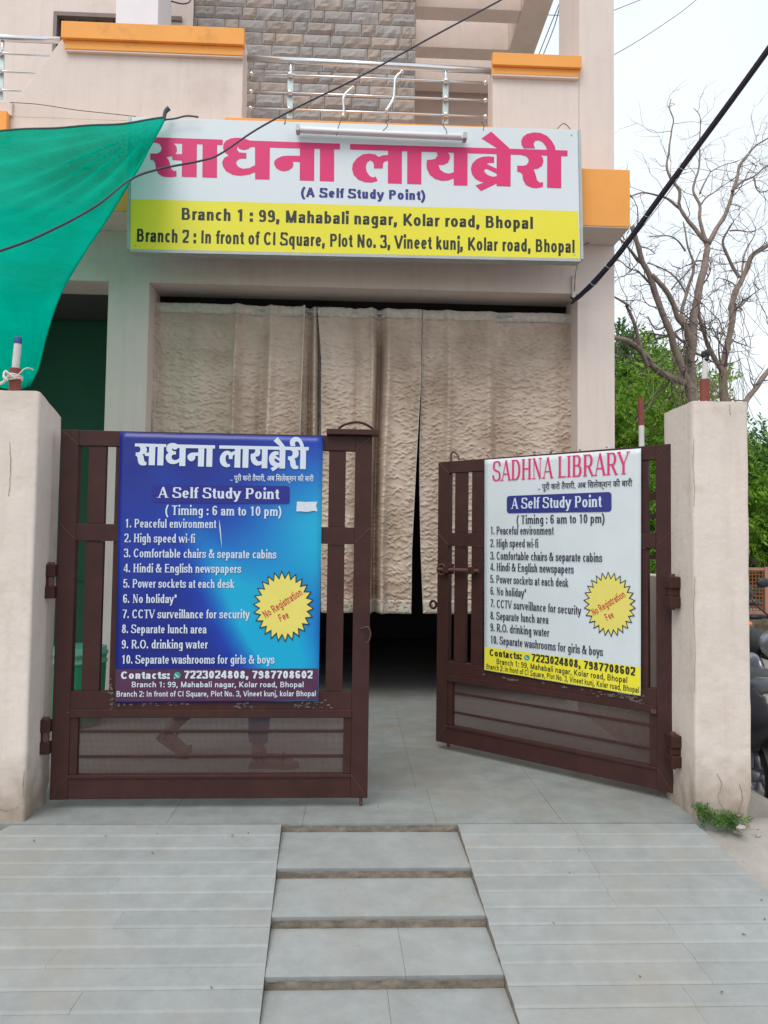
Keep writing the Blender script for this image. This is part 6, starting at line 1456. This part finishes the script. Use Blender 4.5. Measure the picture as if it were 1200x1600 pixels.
sk = bo.modifiers.new('skin', 'SKIN'); sk.use_smooth_shade = True
for i, k in enumerate(names): me.skin_vertices[0].data[i].radius = (J[k][3], J[k][4])
me.skin_vertices[0].data[names.index('pelvis')].use_root = True
sub = bo.modifiers.new('sub', 'SUBSURF'); sub.levels = 2; sub.render_levels = 2
bpy.context.view_layer.update()
em = bpy.data.meshes.new_from_object(bo.evaluated_get(bpy.context.evaluated_depsgraph_get())); bpy.data.objects.remove(bo)
em.materials.clear(); em.materials.append(M_skin); em.name = 'body'
body = bpy.data.objects.new('body', em); COL.objects.link(body); body.parent = per; WM['body'] = WM[per.name]
def garment(name, test, grow, m):
    bm = bmesh.new(); bm.from_mesh(em); bm.normal_update()
    kill = [f for f in bm.faces if not test(f.calc_center_median())]; bmesh.ops.delete(bm, geom=kill, context='FACES')
    bm.normal_update()
    for v in bm.verts: v.co += v.normal * (grow + .004 * noise.noise(v.co * 16))
    g = bpy.data.meshes.new(name); bm.to_mesh(g); bm.free(); g.materials.clear(); g.materials.append(m)
    o = bpy.data.objects.new(name, g); COL.objects.link(o); o.parent = per; s_ = o.modifiers.new('cloth', 'SOLIDIFY'); s_.thickness = .004; return o
garment('jeans', lambda c: c.z < .96 and abs(c.y) < .19 and (c.z > .13 if c.x > .05 else (c.z > .215 or c.x > -.05 and c.z > .2)) and not (abs(c.y) > .155), .013, M_jeans)
garment('shirt', lambda c: .90 < c.z < 1.405 and (abs(c.y) < .16 or c.z > 1.12), .014, M_shirt)
def soles(cx, cz, ang, y):
    m = MB(); ca, sa = math.cos(ang), math.sin(ang)
    out = [(-.06, .032), (-.02, .036), (.06, .034), (.13, .044), (.18, .040), (.205, .018)]
    pts = [(a, b) for a, b in out] + [(a, -b) for a, b in reversed(out)]
    m.prism([(cx + a * ca, y + b, cz + a * sa) for a, b in pts], (-.022 * sa * -1, 0, -.022 * ca))
    so_ = m.build('sandal', M_sandal, per, local=True, bevel=.003)
    for a in (.12, .02, -.03):
        h_ = .052 if a > .1 else .075
        P = [(cx + a * ca - (h_ * math.sin(k)) * sa, y + .040 * math.cos(k), cz + a * sa + (h_ * math.sin(k)) * ca) for k in [i * math.pi / 10 for i in range(11)]]
        MB().tube(P, .007, 6).build('strap', M_sandal, so_, local=True, smooth=True)
soles(.245, .016, 0, -.09); soles(-.285, .085, -.62, .09)
# face and hair
hc = Vector((.06, 0, 1.555))
MB().tube([(.135, 0, 1.575), (.155, 0, 1.545), (.140, 0, 1.535)], [.006, .011, .008], 8).build('nose', M_skin, per, local=True, smooth=True)
for s in (-1, 1):
    e = MB().ball((.128, s * .030, 1.572), .010, 10).build('eye', M_white, per, local=True, smooth=True); MB().ball((.1365, s * .030, 1.572), .0045, 8).build('iris', M_black, e, local=True, smooth=True)
    MB().ball((.055, s * .073, 1.555), (.020, .008, .030), 10).build('ear', M_skin, per, local=True, smooth=True)
    MB().tube([(.138, s * .015, 1.590), (.137, s * .030, 1.594), (.128, s * .044, 1.590)], .003, 5).build('eyebrow', M_hair, per, local=True)
MB().tube([(.138, -.018, 1.508), (.146, 0, 1.510), (.138, .018, 1.508)], .005, 6).build('mouth', mat('lips', (.22, .08, .06), .5), per, local=True, smooth=True)
m = MB().grid(lambda u, v: (lambda a, b: (.048 + .088 * math.sin(b) * math.cos(a), .078 * math.sin(b) * math.sin(a), 1.578 + .078 * math.cos(b) + .003 * noise.noise((a * 9, b * 9, 0))))(u * 2 * math.pi, v * (1.15 + .75 * (1 - math.cos(u * 2 * math.pi)) / 2)), 28, 12)
m.build('hair', M_hair, per, local=True, smooth=True, solid=.006)
per.location = (PX, PY, .004)

# sanity: nothing but real objects; labels in place
for o in bpy.data.objects:
    if o.type == 'MESH' and o.parent is None and not o.get('label') and not o.get('kind'): print('UNLABELLED', o.name)
